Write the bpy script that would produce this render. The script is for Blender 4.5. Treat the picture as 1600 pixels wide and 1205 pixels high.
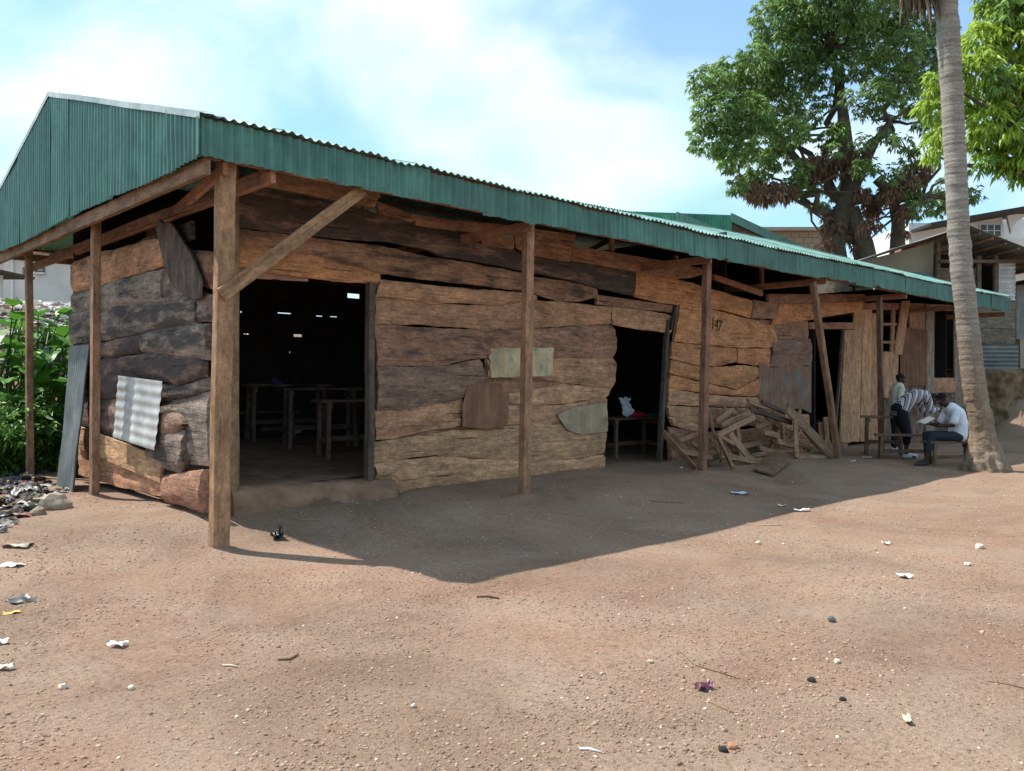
import bpy, math, random
import numpy as np
from mathutils import Vector, Matrix, noise

for o in list(bpy.data.objects): bpy.data.objects.remove(o)
SC = bpy.context.scene
COL = SC.collection
rnd = random.Random(7)
R = math.radians

# ------------------------------------------------------------------ camera, sky, sun
CAMP = Vector((-3.213, -7.204, 1.5)); F = 1288.0
RX = Vector((0.7235, -0.6903, 0)); FY = Vector((0.6903, 0.7235, 0))
YAW = -math.atan2(0.6903, 0.7235)
cd = bpy.data.cameras.new('camera'); cam = bpy.data.objects.new('camera', cd); COL.objects.link(cam)
cd.sensor_width = 36; cd.lens = 36*F/1600; cd.shift_y = -0.0016; cd.clip_end = 2000; cd.clip_start = 0.05
cam.location = CAMP; cam.rotation_euler = (R(90), 0, YAW)
SC.camera = cam

SUNV = Vector((-0.29, 0.60, 1.0)).normalized()       # towards the sun
SUN_STRENGTH = 3.25
SKY_STRENGTH = 0.115
EXPOSURE = 1.10
sd = bpy.data.lights.new('sun', 'SUN'); sd.energy = SUN_STRENGTH; sd.angle = R(0.6); sd.color = (1.0, 0.95, 0.87)
sun = bpy.data.objects.new('sun', sd); COL.objects.link(sun); sun.location = (0, 0, 30)
sun.rotation_euler = SUNV.to_track_quat('Z', 'Y').to_euler()
W = bpy.data.worlds.new('World'); SC.world = W; W.use_nodes = True
nt = W.node_tree; nt.nodes.clear()
wo = nt.nodes.new('ShaderNodeOutputWorld'); bg = nt.nodes.new('ShaderNodeBackground')
sky = nt.nodes.new('ShaderNodeTexSky'); sky.sky_type = 'NISHITA'; sky.sun_disc = False
sky.sun_elevation = math.asin(SUNV.z); sky.sun_rotation = math.atan2(SUNV.x, SUNV.y)
sky.air_density = 1.0; sky.dust_density = 0.6; sky.ozone_density = 1.6; sky.altitude = 100
tc = nt.nodes.new('ShaderNodeTexCoord')
mp = nt.nodes.new('ShaderNodeMapping'); mp.inputs['Scale'].default_value = (1.0, 1.0, 1.75); mp.inputs['Location'].default_value = (14.0, 7.1, 4.65)
n1 = nt.nodes.new('ShaderNodeTexNoise'); n1.inputs['Scale'].default_value = 2.1; n1.inputs['Detail'].default_value = 9; n1.inputs['Roughness'].default_value = 0.52; n1.inputs['Distortion'].default_value = 0.25
r1 = nt.nodes.new('ShaderNodeValToRGB'); r1.color_ramp.elements[0].position = 0.41; r1.color_ramp.elements[1].position = 0.60
r1.color_ramp.elements[0].color = (0.16, 0.16, 0.16, 1); r1.color_ramp.interpolation = 'EASE'
n2 = nt.nodes.new('ShaderNodeTexNoise'); n2.inputs['Scale'].default_value = 4.4; n2.inputs['Detail'].default_value = 7
r2 = nt.nodes.new('ShaderNodeValToRGB'); r2.color_ramp.elements[0].color = (2.9, 4.15, 4.9, 1); r2.color_ramp.elements[1].color = (4.5, 5.08, 5.4, 1)
r2.color_ramp.elements[0].position = 0.35; r2.color_ramp.elements[1].position = 0.65
tint = nt.nodes.new('ShaderNodeMix'); tint.data_type = 'RGBA'; tint.blend_type = 'MULTIPLY'; tint.inputs[0].default_value = 1
tint.inputs[7].default_value = (0.70, 0.92, 0.97, 1)
mx = nt.nodes.new('ShaderNodeMix'); mx.data_type = 'RGBA'
L = nt.links.new
L(tc.outputs['Generated'], mp.inputs[0]); L(mp.outputs[0], n1.inputs['Vector']); L(mp.outputs[0], n2.inputs['Vector'])
L(n1.outputs[0], r1.inputs[0]); L(n2.outputs[0], r2.inputs[0])
L(sky.outputs[0], tint.inputs[6])
L(r1.outputs[0], mx.inputs[0]); L(tint.outputs[2], mx.inputs[6]); L(r2.outputs[0], mx.inputs[7])
L(mx.outputs[2], bg.inputs[0]); bg.inputs[1].default_value = SKY_STRENGTH; L(bg.outputs[0], wo.inputs[0])
vs = SC.view_settings; vs.view_transform = 'Standard'; vs.look = 'None'; vs.exposure = EXPOSURE; vs.gamma = 1; vs.use_curve_mapping = False
SC.cycles.max_bounces = 7; SC.cycles.diffuse_bounces = 5; SC.cycles.glossy_bounces = 2; SC.cycles.transparent_max_bounces = 4
SC.cycles.use_adaptive_sampling = True; SC.cycles.use_denoising = True

# ------------------------------------------------------------------ projection of photo points onto real planes
def ray(px, py): return FY + RX*((px-800)/F) + Vector((0, 0, (600-py)/F))
def on_y(px, py, c): d = ray(px, py); return CAMP + d*((c-CAMP.y)/d.y)
def on_x(px, py, c): d = ray(px, py); return CAMP + d*((c-CAMP.x)/d.x)
def on_z(px, py, c=0.0): d = ray(px, py); return CAMP + d*((c-CAMP.z)/d.z)
def on_d(px, py, Y): return CAMP + ray(px, py)*Y
def cw(X, Y, z=0.0): v = CAMP + RX*X + FY*Y; v.z = z; return v       # view-aligned metres to world

def sst(x, a, b):
    t = min(1.0, max(0.0, (x-a)/(b-a))); return t*t*(3-2*t)

def gh(x, y):
    """ground height"""
    lo = -1.5*sst(x, 0.4, 3.0)
    z = 0.13*sst(y, lo, lo+1.5)*(1-0.6*sst(x, 10, 13))
    st = 8.3 if x < 30 else 8.3
    z += 3.3*sst(y, st, 15.2)
    if y > 15: z += min(2.0, (y-15)*0.04)
    # heaped soil on the refuse side
    z += 0.25*sst(-x, 1.2, 4.5)*sst(y, 0.5, 5)
    # right side, ground behind the earth wall
    d = (x-CAMP.x)*FY.x+(y-CAMP.y)*FY.y; X = (x-CAMP.x)*RX.x+(y-CAMP.y)*RX.y
    if d > 24.2 and X > 10: z = max(z, 1.85*sst(d, 24.3, 25.0)*sst(X, 12.4, 13.4))
    n = noise.noise(Vector((x*0.35, y*0.35, 3.1)))*0.035 + noise.noise(Vector((x*1.3, y*1.3, 9.1)))*0.014
    z += n
    for (qx, qy) in ((0.0, 0.0), (3.87, 0.0), (7.73, 0.0), (12.4, -0.05), (0.0, 3.46), (0.0, 6.34)):
        r2_ = (x-qx)**2+(y-qy)**2
        if r2_ < 0.4: z += 0.045*math.exp(-r2_/0.03)
    # mud ridge in front of the big doorway
    ax, ay, bx, by = RIDGE
    t = max(0, min(1, ((x-ax)*(bx-ax)+(y-ay)*(by-ay))/((bx-ax)**2+(by-ay)**2)))
    dd = math.hypot(x-(ax+t*(bx-ax)), y-(ay+t*(by-ay)))
    z += 0.05*sst(y, 0.5, 1.15)*(1-sst(y, 1.5, 1.9))*sst(x, 2.6, 3.2)*(1-sst(x, 10, 12))
    z += 0.115*math.exp(-(dd/0.09)**2)*(0.75+0.5*noise.noise(Vector((x*6, y*6, 0))))
    return z
_a = on_z(487, 792, 0.05); _b = on_z(578, 828, 0.05); RIDGE = (_a.x, _a.y, _b.x, _b.y)

# ------------------------------------------------------------------ materials
MATS = {}
def newmat(name):
    m = bpy.data.materials.new(name); m.use_nodes = True; t = m.node_tree
    b = t.nodes['Principled BSDF']; b.inputs['Specular IOR Level'].default_value = 0.25
    MATS[name] = m
    return m, t, b
class G:
    def __init__(s, t): s.t = t
    def n(s, typ, **kw):
        nd = s.t.nodes.new('ShaderNode'+typ)
        for k, v in kw.items():
            if k in nd.inputs: nd.inputs[k].default_value = v
            else: setattr(nd, k, v)
        return nd
    def l(s, a, b): s.t.links.new(a, b)
    def coord(s, scale, rand=True, which='Object'):
        tcn = s.n('TexCoord'); mpn = s.n('Mapping'); mpn.inputs['Scale'].default_value = scale
        if rand:
            oi = s.n('ObjectInfo'); mu = s.n('Math', operation='MULTIPLY'); mu.inputs[1].default_value = 37.0
            s.l(oi.outputs['Random'], mu.inputs[0])
            ad = s.n('VectorMath', operation='ADD'); s.l(tcn.outputs[which], ad.inputs[0]); s.l(mu.outputs[0], ad.inputs[1])
            s.l(ad.outputs[0], mpn.inputs[0])
        else: s.l(tcn.outputs[which], mpn.inputs[0])
        return mpn.outputs[0]
    def noise(s, vec, scale, detail=5, rough=0.55, dist=0.0):
        nd = s.n('TexNoise'); nd.inputs['Scale'].default_value = scale; nd.inputs['Detail'].default_value = detail
        nd.inputs['Roughness'].default_value = rough; nd.inputs['Distortion'].default_value = dist
        s.l(vec, nd.inputs['Vector']); return nd.outputs[0]
    def ramp(s, fac, stops):
        nd = s.n('ValToRGB'); cr = nd.color_ramp
        while len(cr.elements) < len(stops): cr.elements.new(0.5)
        for e, (p, c) in zip(cr.elements, stops):
            e.position = p; e.color = (c if isinstance(c, tuple) else (c, c, c)) + (1,)
        s.l(fac, nd.inputs[0]); return nd.outputs[0]
    def mix(s, fac, a, b, mode='MIX'):
        nd = s.n('Mix', data_type='RGBA', blend_type=mode)
        for i, v in ((0, fac), (6, a), (7, b)):
            if isinstance(v, (int, float)): nd.inputs[i].default_value = v if i == 0 else (v, v, v, 1)
            elif isinstance(v, tuple): nd.inputs[i].default_value = v+(1,)
            else: s.l(v, nd.inputs[i])
        return nd.outputs[2]
    def bump(s, h, strength, dist, b):
        nd = s.n('Bump'); nd.inputs['Strength'].default_value = strength; nd.inputs['Distance'].default_value = dist
        s.l(h, nd.inputs['Height']); s.l(nd.outputs[0], b.inputs['Normal'])

def mk_wood(name, rough=0.85, grain=1.0, bumpd=0.012):
    """weathered timber: colour from the object's own colour, alpha = how much of it is blackened"""
    m, t, b = newmat(name); g = G(t)
    v = g.coord((1.3, 16, 16)); v2 = g.coord((1.6, 3.2, 3.2))
    gr = g.noise(v, 1.6*grain, 8, 0.62, 0.4); big = g.noise(v2, 1.5, 5, 0.6); fine = g.noise(v, 5, 4, 0.7)
    oi = g.n('ObjectInfo')
    c = g.mix(1.0, oi.outputs['Color'], g.ramp(gr, [(0.28, 0.72), (0.5, 1.0), (0.72, 1.2)]), 'MULTIPLY')
    c = g.mix(1.0, c, g.ramp(big, [(0.3, (0.62, 0.60, 0.60)), (0.55, (1.0, 1.0, 1.0)), (0.75, (1.28, 1.22, 1.15))]), 'MULTIPLY')
    mot = g.noise(g.coord((3.0, 6, 6)), 2.6, 8, 0.72); spk = g.noise(g.coord((11, 17, 17)), 2.2, 6, 0.75)
    c = g.mix(1.0, c, g.ramp(mot, [(0.30, (0.58, 0.56, 0.55)), (0.5, (1.0, 0.99, 0.98)), (0.70, (1.42, 1.36, 1.28))]), 'MULTIPLY')
    c = g.mix(1.0, c, g.ramp(spk, [(0.28, 0.62), (0.5, 1.0), (0.75, 1.30)]), 'MULTIPLY')
    st = g.noise(g.coord((1.2, 5, 5)), 1.3, 7, 0.68)
    ad = g.n('Math', operation='ADD'); g.l(st, ad.inputs[0])
    sb = g.n('Math', operation='MULTIPLY'); g.l(oi.outputs['Alpha'], sb.inputs[0]); sb.inputs[1].default_value = 0.62; g.l(sb.outputs[0], ad.inputs[1])
    mask = g.ramp(ad.outputs[0], [(0.72, 0.0), (0.86, 0.85)])
    dark = g.mix(fine, (0.018, 0.017, 0.019), (0.075, 0.066, 0.062))
    c = g.mix(mask, c, dark)
    crack = g.ramp(g.noise(g.coord((0.5, 22, 22)), 2.2, 3, 0.5, 0.6), [(0.30, 0.35), (0.36, 1.0)])
    c = g.mix(1.0, c, crack, 'MULTIPLY')
    g.l(c, b.inputs['Base Color']); b.inputs['Roughness'].default_value = rough
    h = g.mix(0.35, gr, fine); h = g.mix(0.45, h, mot); h = g.mix(0.25, h, spk); g.bump(g.mix(0.5, h, crack, 'MULTIPLY'), 0.9, bumpd, b)
    return m
WOOD = mk_wood('weathered_wood', bumpd=0.04); SAWN = mk_wood('sawn_timber', 0.8, 0.8, 0.004)

def mk_sheet(name, col, col2, rust=(0.16, 0.06, 0.025), rustamt=0.70, rough=0.42, metal=0.0, spec=0.45):
    m, t, b = newmat(name); g = G(t)
    v = g.coord((9, 0.7, 1)); v2 = g.coord((1.5, 1.5, 1.5))
    stre = g.noise(v, 1.2, 5, 0.6); blot = g.noise(v2, 2.0, 6, 0.65)
    c = g.mix(g.ramp(stre, [(0.35, 0.0), (0.7, 1.0)]), col, col2)
    c = g.mix(1.0, c, g.ramp(blot, [(0.3, 0.62), (0.55, 1.03), (0.75, 1.38)]), 'MULTIPLY')
    c = g.mix(1.0, c, g.ramp(g.n('ObjectInfo').outputs['Random'], [(0.0, 0.86), (1.0, 1.16)]), 'MULTIPLY')
    rm = g.ramp(g.noise(g.coord((2.2, 1.2, 2)), 2.3, 8, 0.7), [(rustamt, 0.0), (rustamt+0.10, 0.9)])
    c = g.mix(rm, c, rust)
    g.l(c, b.inputs['Base Color']); b.inputs['Metallic'].default_value = metal
    b.inputs['Specular IOR Level'].default_value = spec
    g.l(g.ramp(blot, [(0.3, rough-0.08), (0.7, rough+0.2)]), b.inputs['Roughness'])
    g.bump(blot, 0.15, 0.01, b)
    return m
GREEN = mk_sheet('green_painted_sheet', (0.036, 0.128, 0.100), (0.084, 0.200, 0.162), rustamt=0.735)
ROOFG = mk_sheet('glare_pale_green_roof_sheet', (0.17, 0.33, 0.29), (0.26, 0.42, 0.38), rustamt=0.80, rough=0.36)  # paler green puts the sun's glare on the roof into the colour
GREEN2 = mk_sheet('green_painted_sheet_bright', (0.03, 0.19, 0.11), (0.05, 0.24, 0.14), rustamt=0.82)
TEAL = mk_sheet('teal_sheet', (0.10, 0.30, 0.33), (0.16, 0.40, 0.42), rustamt=0.75)
GALV = mk_sheet('galvanised_sheet', (0.42, 0.43, 0.42), (0.55, 0.56, 0.54), rust=(0.20, 0.12, 0.07), rustamt=0.66, rough=0.45, metal=0.25)
GALVD = mk_sheet('dull_galvanised_sheet', (0.16, 0.175, 0.17), (0.25, 0.265, 0.25), rust=(0.13, 0.07, 0.04), rustamt=0.62, rough=0.5, metal=0.2)
RUST = mk_sheet('rusty_sheet', (0.17, 0.085, 0.05), (0.26, 0.14, 0.085), rust=(0.10, 0.13, 0.14), rustamt=0.60, rough=0.75, spec=0.2)
STAIN = mk_sheet('stained_sheet', (0.20, 0.115, 0.08), (0.26, 0.16, 0.11), rust=(0.10, 0.19, 0.22), rustamt=0.53, rough=0.75, spec=0.2)
PALE = mk_sheet('pale_patch_sheet', (0.42, 0.33, 0.19), (0.52, 0.42, 0.27), rust=(0.16, 0.26, 0.23), rustamt=0.54, rough=0.7, spec=0.2)
GREYP = mk_sheet('grey_patch_sheet', (0.33, 0.26, 0.17), (0.43, 0.345, 0.235), rust=(0.16, 0.10, 0.06), rustamt=0.58, rough=0.65, spec=0.25)
REDROOF = mk_sheet('faded_red_roof', (0.42, 0.22, 0.20), (0.55, 0.34, 0.30), rustamt=0.7, rough=0.7, spec=0.2)

def mk_plain(name, col, rough=0.8, var=0.35, scale=4.0, bump=0.3, bd=0.01, spec=0.25, objcol=False, island=0.0, trans=0.0, col2=None):
    m, t, b = newmat(name); g = G(t)
    nz = g.noise(g.coord((1, 1, 1)), scale, 7, 0.6)
    base = col
    if objcol: base = g.n('ObjectInfo').outputs['Color']
    if col2 is not None:
        ge = g.n('NewGeometry'); base = g.mix(g.ramp(ge.outputs['Random Per Island'], [(0.0, 0.0), (1.0, 1.0)]), col, col2)
    c = g.mix(1.0, base, g.ramp(nz, [(0.3, 1-var), (0.7, 1+var)]), 'MULTIPLY')
    if island:
        ge = g.n('NewGeometry'); c = g.mix(1.0, c, g.ramp(ge.outputs['Random Per Island'], [(0.0, 1-island), (1.0, 1+island)]), 'MULTIPLY')
    g.l(c, b.inputs['Base Color']); b.inputs['Roughness'].default_value = rough; b.inputs['Specular IOR Level'].default_value = spec
    if bump: g.bump(nz, bump, bd, b)
    if trans:
        tr = g.n('BsdfTranslucent'); g.l(c, tr.inputs[0]); ms = g.n('MixShader'); ms.inputs[0].default_value = trans
        out = t.nodes['Material Output']; g.l(b.outputs[0], ms.inputs[1]); g.l(tr.outputs[0], ms.inputs[2]); g.l(ms.outputs[0], out.inputs[0])
    return m
CONC = mk_plain('painted_concrete', (0.5, 0.48, 0.42), 0.9, 0.14, 1.2, 0.2)
HOUSEW = mk_plain('house_render', (0.58, 0.57, 0.53), 0.9, 0.16, 0.9, 0.2)
WHITEW = mk_plain('white_render', (0.72, 0.72, 0.70), 0.9, 0.08, 0.8, 0.1)
BEIGE = mk_plain('beige_blockwork', (0.40, 0.34, 0.26), 0.9, 0.15, 1.0, 0.3)
MUD = mk_plain('mud_wall', (0.22, 0.15, 0.09), 0.95, 0.45, 2.6, 1.0, 0.12)
DARKM = mk_plain('dark_board', (0.05, 0.045, 0.04), 0.9, 0.3, 3)
GLASS = mk_plain('window_glass', (0.04, 0.06, 0.07), 0.25, 0.2, 2, 0, spec=0.5)
PAPER = mk_plain('paper', (0.75, 0.75, 0.74), 0.8, 0.05, 10, 0, objcol=True)
CLOTH = mk_plain('cloth', (0.5, 0.5, 0.5), 0.9, 0.12, 14, 0.4, 0.006, objcol=True)
SKIN = mk_plain('dark_skin', (0.040, 0.022, 0.015), 0.55, 0.15, 10, 0.05, spec=0.35)
HAIR = mk_plain('black_hair', (0.008, 0.007, 0.007), 0.8, 0.2, 60, 0.6, 0.004)
TRASH = mk_plain('refuse', (0.22, 0.19, 0.17), 0.85, 0.35, 8, 0.2, col2=(0.85, 0.84, 0.82), spec=0.15, trans=0.25)
def mk_trash():
    m, t, b = newmat('mixed_refuse'); g = G(t); ge = g.n('NewGeometry'); nz = g.noise(g.coord((1, 1, 1)), 9, 6, 0.6)
    nd = g.n('ValToRGB'); cr = nd.color_ramp; cr.interpolation = 'CONSTANT'
    els = [(0.0, (0.055, 0.045, 0.038)), (0.16, (0.12, 0.085, 0.06)), (0.34, (0.20, 0.18, 0.165)), (0.48, (0.36, 0.33, 0.30)), (0.62, (0.60, 0.58, 0.56)), (0.74, (0.14, 0.10, 0.075)), (0.82, (0.08, 0.15, 0.26)), (0.87, (0.30, 0.13, 0.10)), (0.92, (0.42, 0.36, 0.22)), (0.96, (0.10, 0.20, 0.15))]
    while len(cr.elements) < len(els): cr.elements.new(0.5)
    for e, (p, c) in zip(cr.elements, els): e.position = p; e.color = c+(1,)
    g.l(ge.outputs['Random Per Island'], nd.inputs[0])
    g.l(g.mix(1.0, nd.outputs[0], g.ramp(nz, [(0.3, 0.6), (0.7, 1.25)]), 'MULTIPLY'), b.inputs['Base Color']); b.inputs['Roughness'].default_value = 0.75
    return m
MIXED = mk_trash()
PLASTIC = mk_plain('plastic', (0.5, 0.5, 0.5), 0.35, 0.1, 9, 0.2, objcol=True, spec=0.5)
BARK = mk_plain('bark', (0.095, 0.078, 0.058), 0.95, 0.4, 3, 1.0, 0.08)
LEAF_DARK = mk_plain('mango_leaf', (0.175, 0.275, 0.09), 0.36, 0.2, 0.5, 0, island=0.5, trans=0.5, spec=0.4)
LEAF_BRI = mk_plain('young_mango_leaf', (0.34, 0.46, 0.07), 0.42, 0.2, 0.6, 0, island=0.35, trans=0.5, spec=0.35)
LEAF_MID = mk_plain('mature_mango_leaf', (0.22, 0.36, 0.10), 0.38, 0.2, 0.6, 0, island=0.5, trans=0.5, spec=0.35)
LEAF_BROWN = mk_plain('dead_leaf', (0.17, 0.13, 0.095), 0.85, 0.3, 0.8, 0, col2=(0.36, 0.21, 0.135), trans=0.4)
LEAF_BROAD = mk_plain('broad_leaf', (0.085, 0.22, 0.028), 0.4, 0.25, 1.2, 0.1, island=0.4, trans=0.35, spec=0.4)
LEAF_BUSH = mk_plain('bush_leaf', (0.08, 0.19, 0.03), 0.45, 0.25, 0.9, 0, island=0.5, trans=0.3)
FROND = mk_plain('palm_frond', (0.05, 0.11, 0.02), 0.45, 0.2, 1, 0, island=0.3, trans=0.25)
DEADFROND = mk_plain('dead_palm_frond', (0.16, 0.115, 0.08), 0.85, 0.3, 3, 0.2, island=0.4, trans=0.15)

def mk_ground():
    m, t, b = newmat('laterite_soil'); g = G(t)
    v = g.coord((1, 1, 1), False)
    big = g.noise(v, 0.22, 5, 0.6); mid = g.noise(v, 1.3, 7, 0.62, 0.3); fine = g.noise(v, 38, 5, 0.72); grit = g.noise(v, 130, 3, 0.7)
    c = g.mix(g.ramp(big, [(0.38, 0.0), (0.62, 1.0)]), (0.284, 0.194, 0.138), (0.298, 0.183, 0.128))
    c = g.mix(g.ramp(mid, [(0.35, 0.0), (0.7, 0.75)]), c, (0.340, 0.252, 0.188))
    c = g.mix(1.0, c, g.ramp(fine, [(0.30, 0.55), (0.48, 0.98), (0.75, 1.28)]), 'MULTIPLY')
    c = g.mix(1.0, c, g.ramp(grit, [(0.3, 0.72), (0.55, 1.03), (0.8, 1.35)]), 'MULTIPLY')
    c = g.mix(1.0, c, g.ramp(g.noise(v, 0.55, 6, 0.65, 0.6), [(0.34, (0.74, 0.72, 0.70)), (0.5, (1.0, 1.0, 1.0)), (0.66, (1.17, 1.16, 1.15))]), 'MULTIPLY')
    vo = g.n('TexVoronoi'); vo.inputs['Scale'].default_value = 26; g.l(v, vo.inputs['Vector'])
    sp = g.ramp(vo.outputs['Distance'], [(0.10, 1.0), (0.17, 0.0)])
    g2 = g.n('SeparateColor'); g.l(vo.outputs['Color'], g2.inputs[0])
    spc = g.mix(g2.outputs[1], (0.16, 0.085, 0.055), (0.46, 0.33, 0.24))
    pick = g.ramp(g2.outputs[0], [(0.42, 0.0), (0.5, 0.8)])
    c = g.mix(g.mix(1.0, sp, pick, 'MULTIPLY'), c, spc)
    g.l(c, b.inputs['Base Color']); b.inputs['Roughness'].default_value = 0.96; b.inputs['Specular IOR Level'].default_value = 0.1
    h = g.mix(0.45, fine, grit); h = g.mix(0.25, h, mid); h = g.mix(0.4, h, sp, 'ADD')
    h = g.mix(0.30, h, g.noise(v, 7, 4, 0.6)); g.bump(h, 0.9, 0.045, b)
    return m
SOIL = mk_ground()
PEB = mk_plain('gravel_stone', (0.20, 0.115, 0.075), 0.95, 0.2, 30, 0, col2=(0.40, 0.28, 0.20))
PEB2 = mk_plain('pale_gravel_stone', (0.34, 0.22, 0.15), 0.95, 0.2, 30, 0, col2=(0.62, 0.50, 0.38))
STONE = mk_plain('pale_stone', (0.42, 0.34, 0.26), 0.9, 0.2, 8, 0.4, objcol=True)

# ------------------------------------------------------------------ object helpers
def mesh(name, v, f, smooth=False):
    me = bpy.data.meshes.new(name)
    if isinstance(v, np.ndarray):
        nv = len(v); nf = len(f); k = f.shape[1]
        me.vertices.add(nv); me.vertices.foreach_set('co', v.astype(np.float32).ravel())
        me.loops.add(nf*k); me.loops.foreach_set('vertex_index', f.astype(np.int32).ravel())
        me.polygons.add(nf); me.polygons.foreach_set('loop_start', np.arange(0, nf*k, k, dtype=np.int32))
        me.update(calc_edges=True); me.validate()
    else:
        me.from_pydata([tuple(p) for p in v], [], f); me.update()
    if smooth: me.polygons.foreach_set('use_smooth', [True]*len(me.polygons))
    return me
def attach(o, parent):
    o.parent = parent; o.matrix_parent_inverse = parent.matrix_basis.inverted()
def obj(name, me, mat, parent=None, M=None, col=None):
    o = bpy.data.objects.new(name, me); COL.objects.link(o)
    if mat is not None and me is not None and len(me.materials) == 0: me.materials.append(mat)
    if M is not None: o.matrix_basis = M
    if col is not None: o.color = col if len(col) == 4 else tuple(col)+(0.0,)
    if parent is not None: attach(o, parent)
    return o
def tag(o, label=None, cat=None, group=None, kind=None):
    if label: o['label'] = label
    if cat: o['category'] = cat
    if group: o['group'] = group
    if kind: o['kind'] = kind
    return o
def thing(name, loc, label, cat, group=None, rotz=0.0):
    o = bpy.data.objects.new(name, None); COL.objects.link(o)
    o.matrix_basis = Matrix.Translation(Vector(loc)) @ Matrix.Rotation(rotz, 4, 'Z')
    o.empty_display_size = 0.2
    return tag(o, label, cat, group)
def frame(o, ex, ey, ez):
    M = Matrix((ex, ey, ez)).transposed().to_4x4(); M.translation = o; return M

def interp(pts, u):
    if u <= pts[0][0]: return pts[0][1]
    for (a, b), (c, d) in zip(pts, pts[1:]):
        if u <= c: return b+(d-b)*(u-a)/max(1e-9, c-a)
    return pts[-1][1]
def vary(c, a=0.18):
    k = 1+rnd.uniform(-a, a); return tuple(x*k*(1+rnd.uniform(-a*0.25, a*0.25)) for x in c)

PLY = {'y': (Vector((1, 0, 0)), Vector((0, 0, 1)), Vector((0, -1, 0))), 'x': (Vector((0, -1, 0)), Vector((0, 0, 1)), Vector((-1, 0, 0)))}
def plane_pt(plane, p):
    ax, c = plane
    q = on_y(p[0], p[1], c) if ax == 'y' else on_x(p[0], p[1], c)
    return (q.x, q.z) if ax == 'y' else (-q.y, q.z)
def slab(name, parent, A, B, plane, col, dark=0.0, th=0.05, out=0.0, vert=False, rag=0.02, rnd_end=0.0, amp=0.010, mat=None, bulge=0.46, wav=0.014, nv=7, raw=False, grow=0.010):
    """a board with its own uneven outline; A/B are its two long edges (photo points laid on the wall plane, or raw plane coordinates)"""
    ea, eb, en = PLY[plane[0]]
    P = lambda L_: [p if raw else plane_pt(plane, p) for p in L_]
    A = P(A); B = P(B)
    if vert: A = [(b, -a) for a, b in A]; B = [(b, -a) for a, b in B]; ex, ey = eb, -ea
    else: ex, ey = ea, eb
    A.sort(); B.sort()
    if not raw and th > 0.02: A = [(a, b+grow) for a, b in A]; B = [(a, b-grow) for a, b in B]
    u0 = min(A[0][0], B[0][0]); u1 = max(A[-1][0], B[-1][0]); Ln = u1-u0
    su0 = (A[0][0]-B[0][0]); su1 = (A[-1][0]-B[-1][0])
    nu = int(max(6, min(90, Ln/0.045)))
    sd_ = rnd.uniform(0, 500)
    uc = (u0+u1)/2; vm = (interp(A, uc)+interp(B, uc))/2
    org = (ea*0+ex*uc+ey*vm); 
    base = Vector((0, plane[1], 0)) if plane[0] == 'y' else Vector((plane[1], 0, 0))
    M = frame(base+org+en*out, ex, ey, en)
    v = []; 
    for i in range(nu+1):
        for j in range(nv+1):
            s = i/nu; w = j/nv
            e0 = (B[0][0]*(1-w)+A[0][0]*w); e1 = (B[-1][0]*(1-w)+A[-1][0]*w)
            rb = rnd_end*math.sqrt(max(0, 1-(2*w-1)**2))
            e0 += rag*noise.noise(Vector((w*5, sd_, 1)))*1.4; e1 += rag*noise.noise(Vector((w*5, sd_, 7)))*1.4 + rb
            u = e0+(e1-e0)*s
            hi = interp(A, u); lo = interp(B, u)
            if Ln > 0.3:
                hi += wav*(noise.noise(Vector((u*2.3, sd_, 11)))+0.6*noise.noise(Vector((u*9, sd_, 12)))+0.35*noise.noise(Vector((u*26, sd_, 13))))
                lo += wav*(noise.noise(Vector((u*2.3, sd_, 15)))+0.6*noise.noise(Vector((u*9, sd_, 16)))+0.35*noise.noise(Vector((u*26, sd_, 17))))
            vv = lo+(hi-lo)*w
            pr = (1-abs(2*w-1)**2.6)**0.5 if 0 < j < nv else 0.0
            d = th*(1-bulge+bulge*pr)
            if 0 < j < nv: d += amp*(noise.noise(Vector((u*1.6, vv*9, sd_)))+0.5*noise.noise(Vector((u*6, vv*30, sd_))))
            v.append((u-uc, vv-vm, d))
    N = (nu+1)*(nv+1); idx = lambda i, j: i*(nv+1)+j
    f = [(idx(i, j), idx(i+1, j), idx(i+1, j+1), idx(i, j+1)) for i in range(nu) for j in range(nv)]
    ring = [idx(i, 0) for i in range(nu+1)]+[idx(nu, j) for j in range(1, nv+1)]+[idx(i, nv) for i in range(nu-1, -1, -1)]+[idx(0, j) for j in range(nv-1, 0, -1)]
    for k in ring: v.append((v[k][0], v[k][1], -0.004))
    n = len(ring)
    for k in range(n):
        k2 = (k+1) % n; f.append((ring[k2], ring[k], N+k, N+k2))
    # back face strips: rows joined bottom to top
    bot = [N+i for i in range(nu+1)]; top = [N+nu+nv+(nu-i) for i in range(nu+1)]
    for i in range(nu): f.append((bot[i], top[i], top[i+1], bot[i+1]))
    o = obj(name, mesh(name, v, f, True), mat or WOOD, parent, M, tuple(col)+(dark,))
    try: o.data.set_sharp_from_angle(angle=R(42))
    except Exception: pass
    return o

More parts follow.
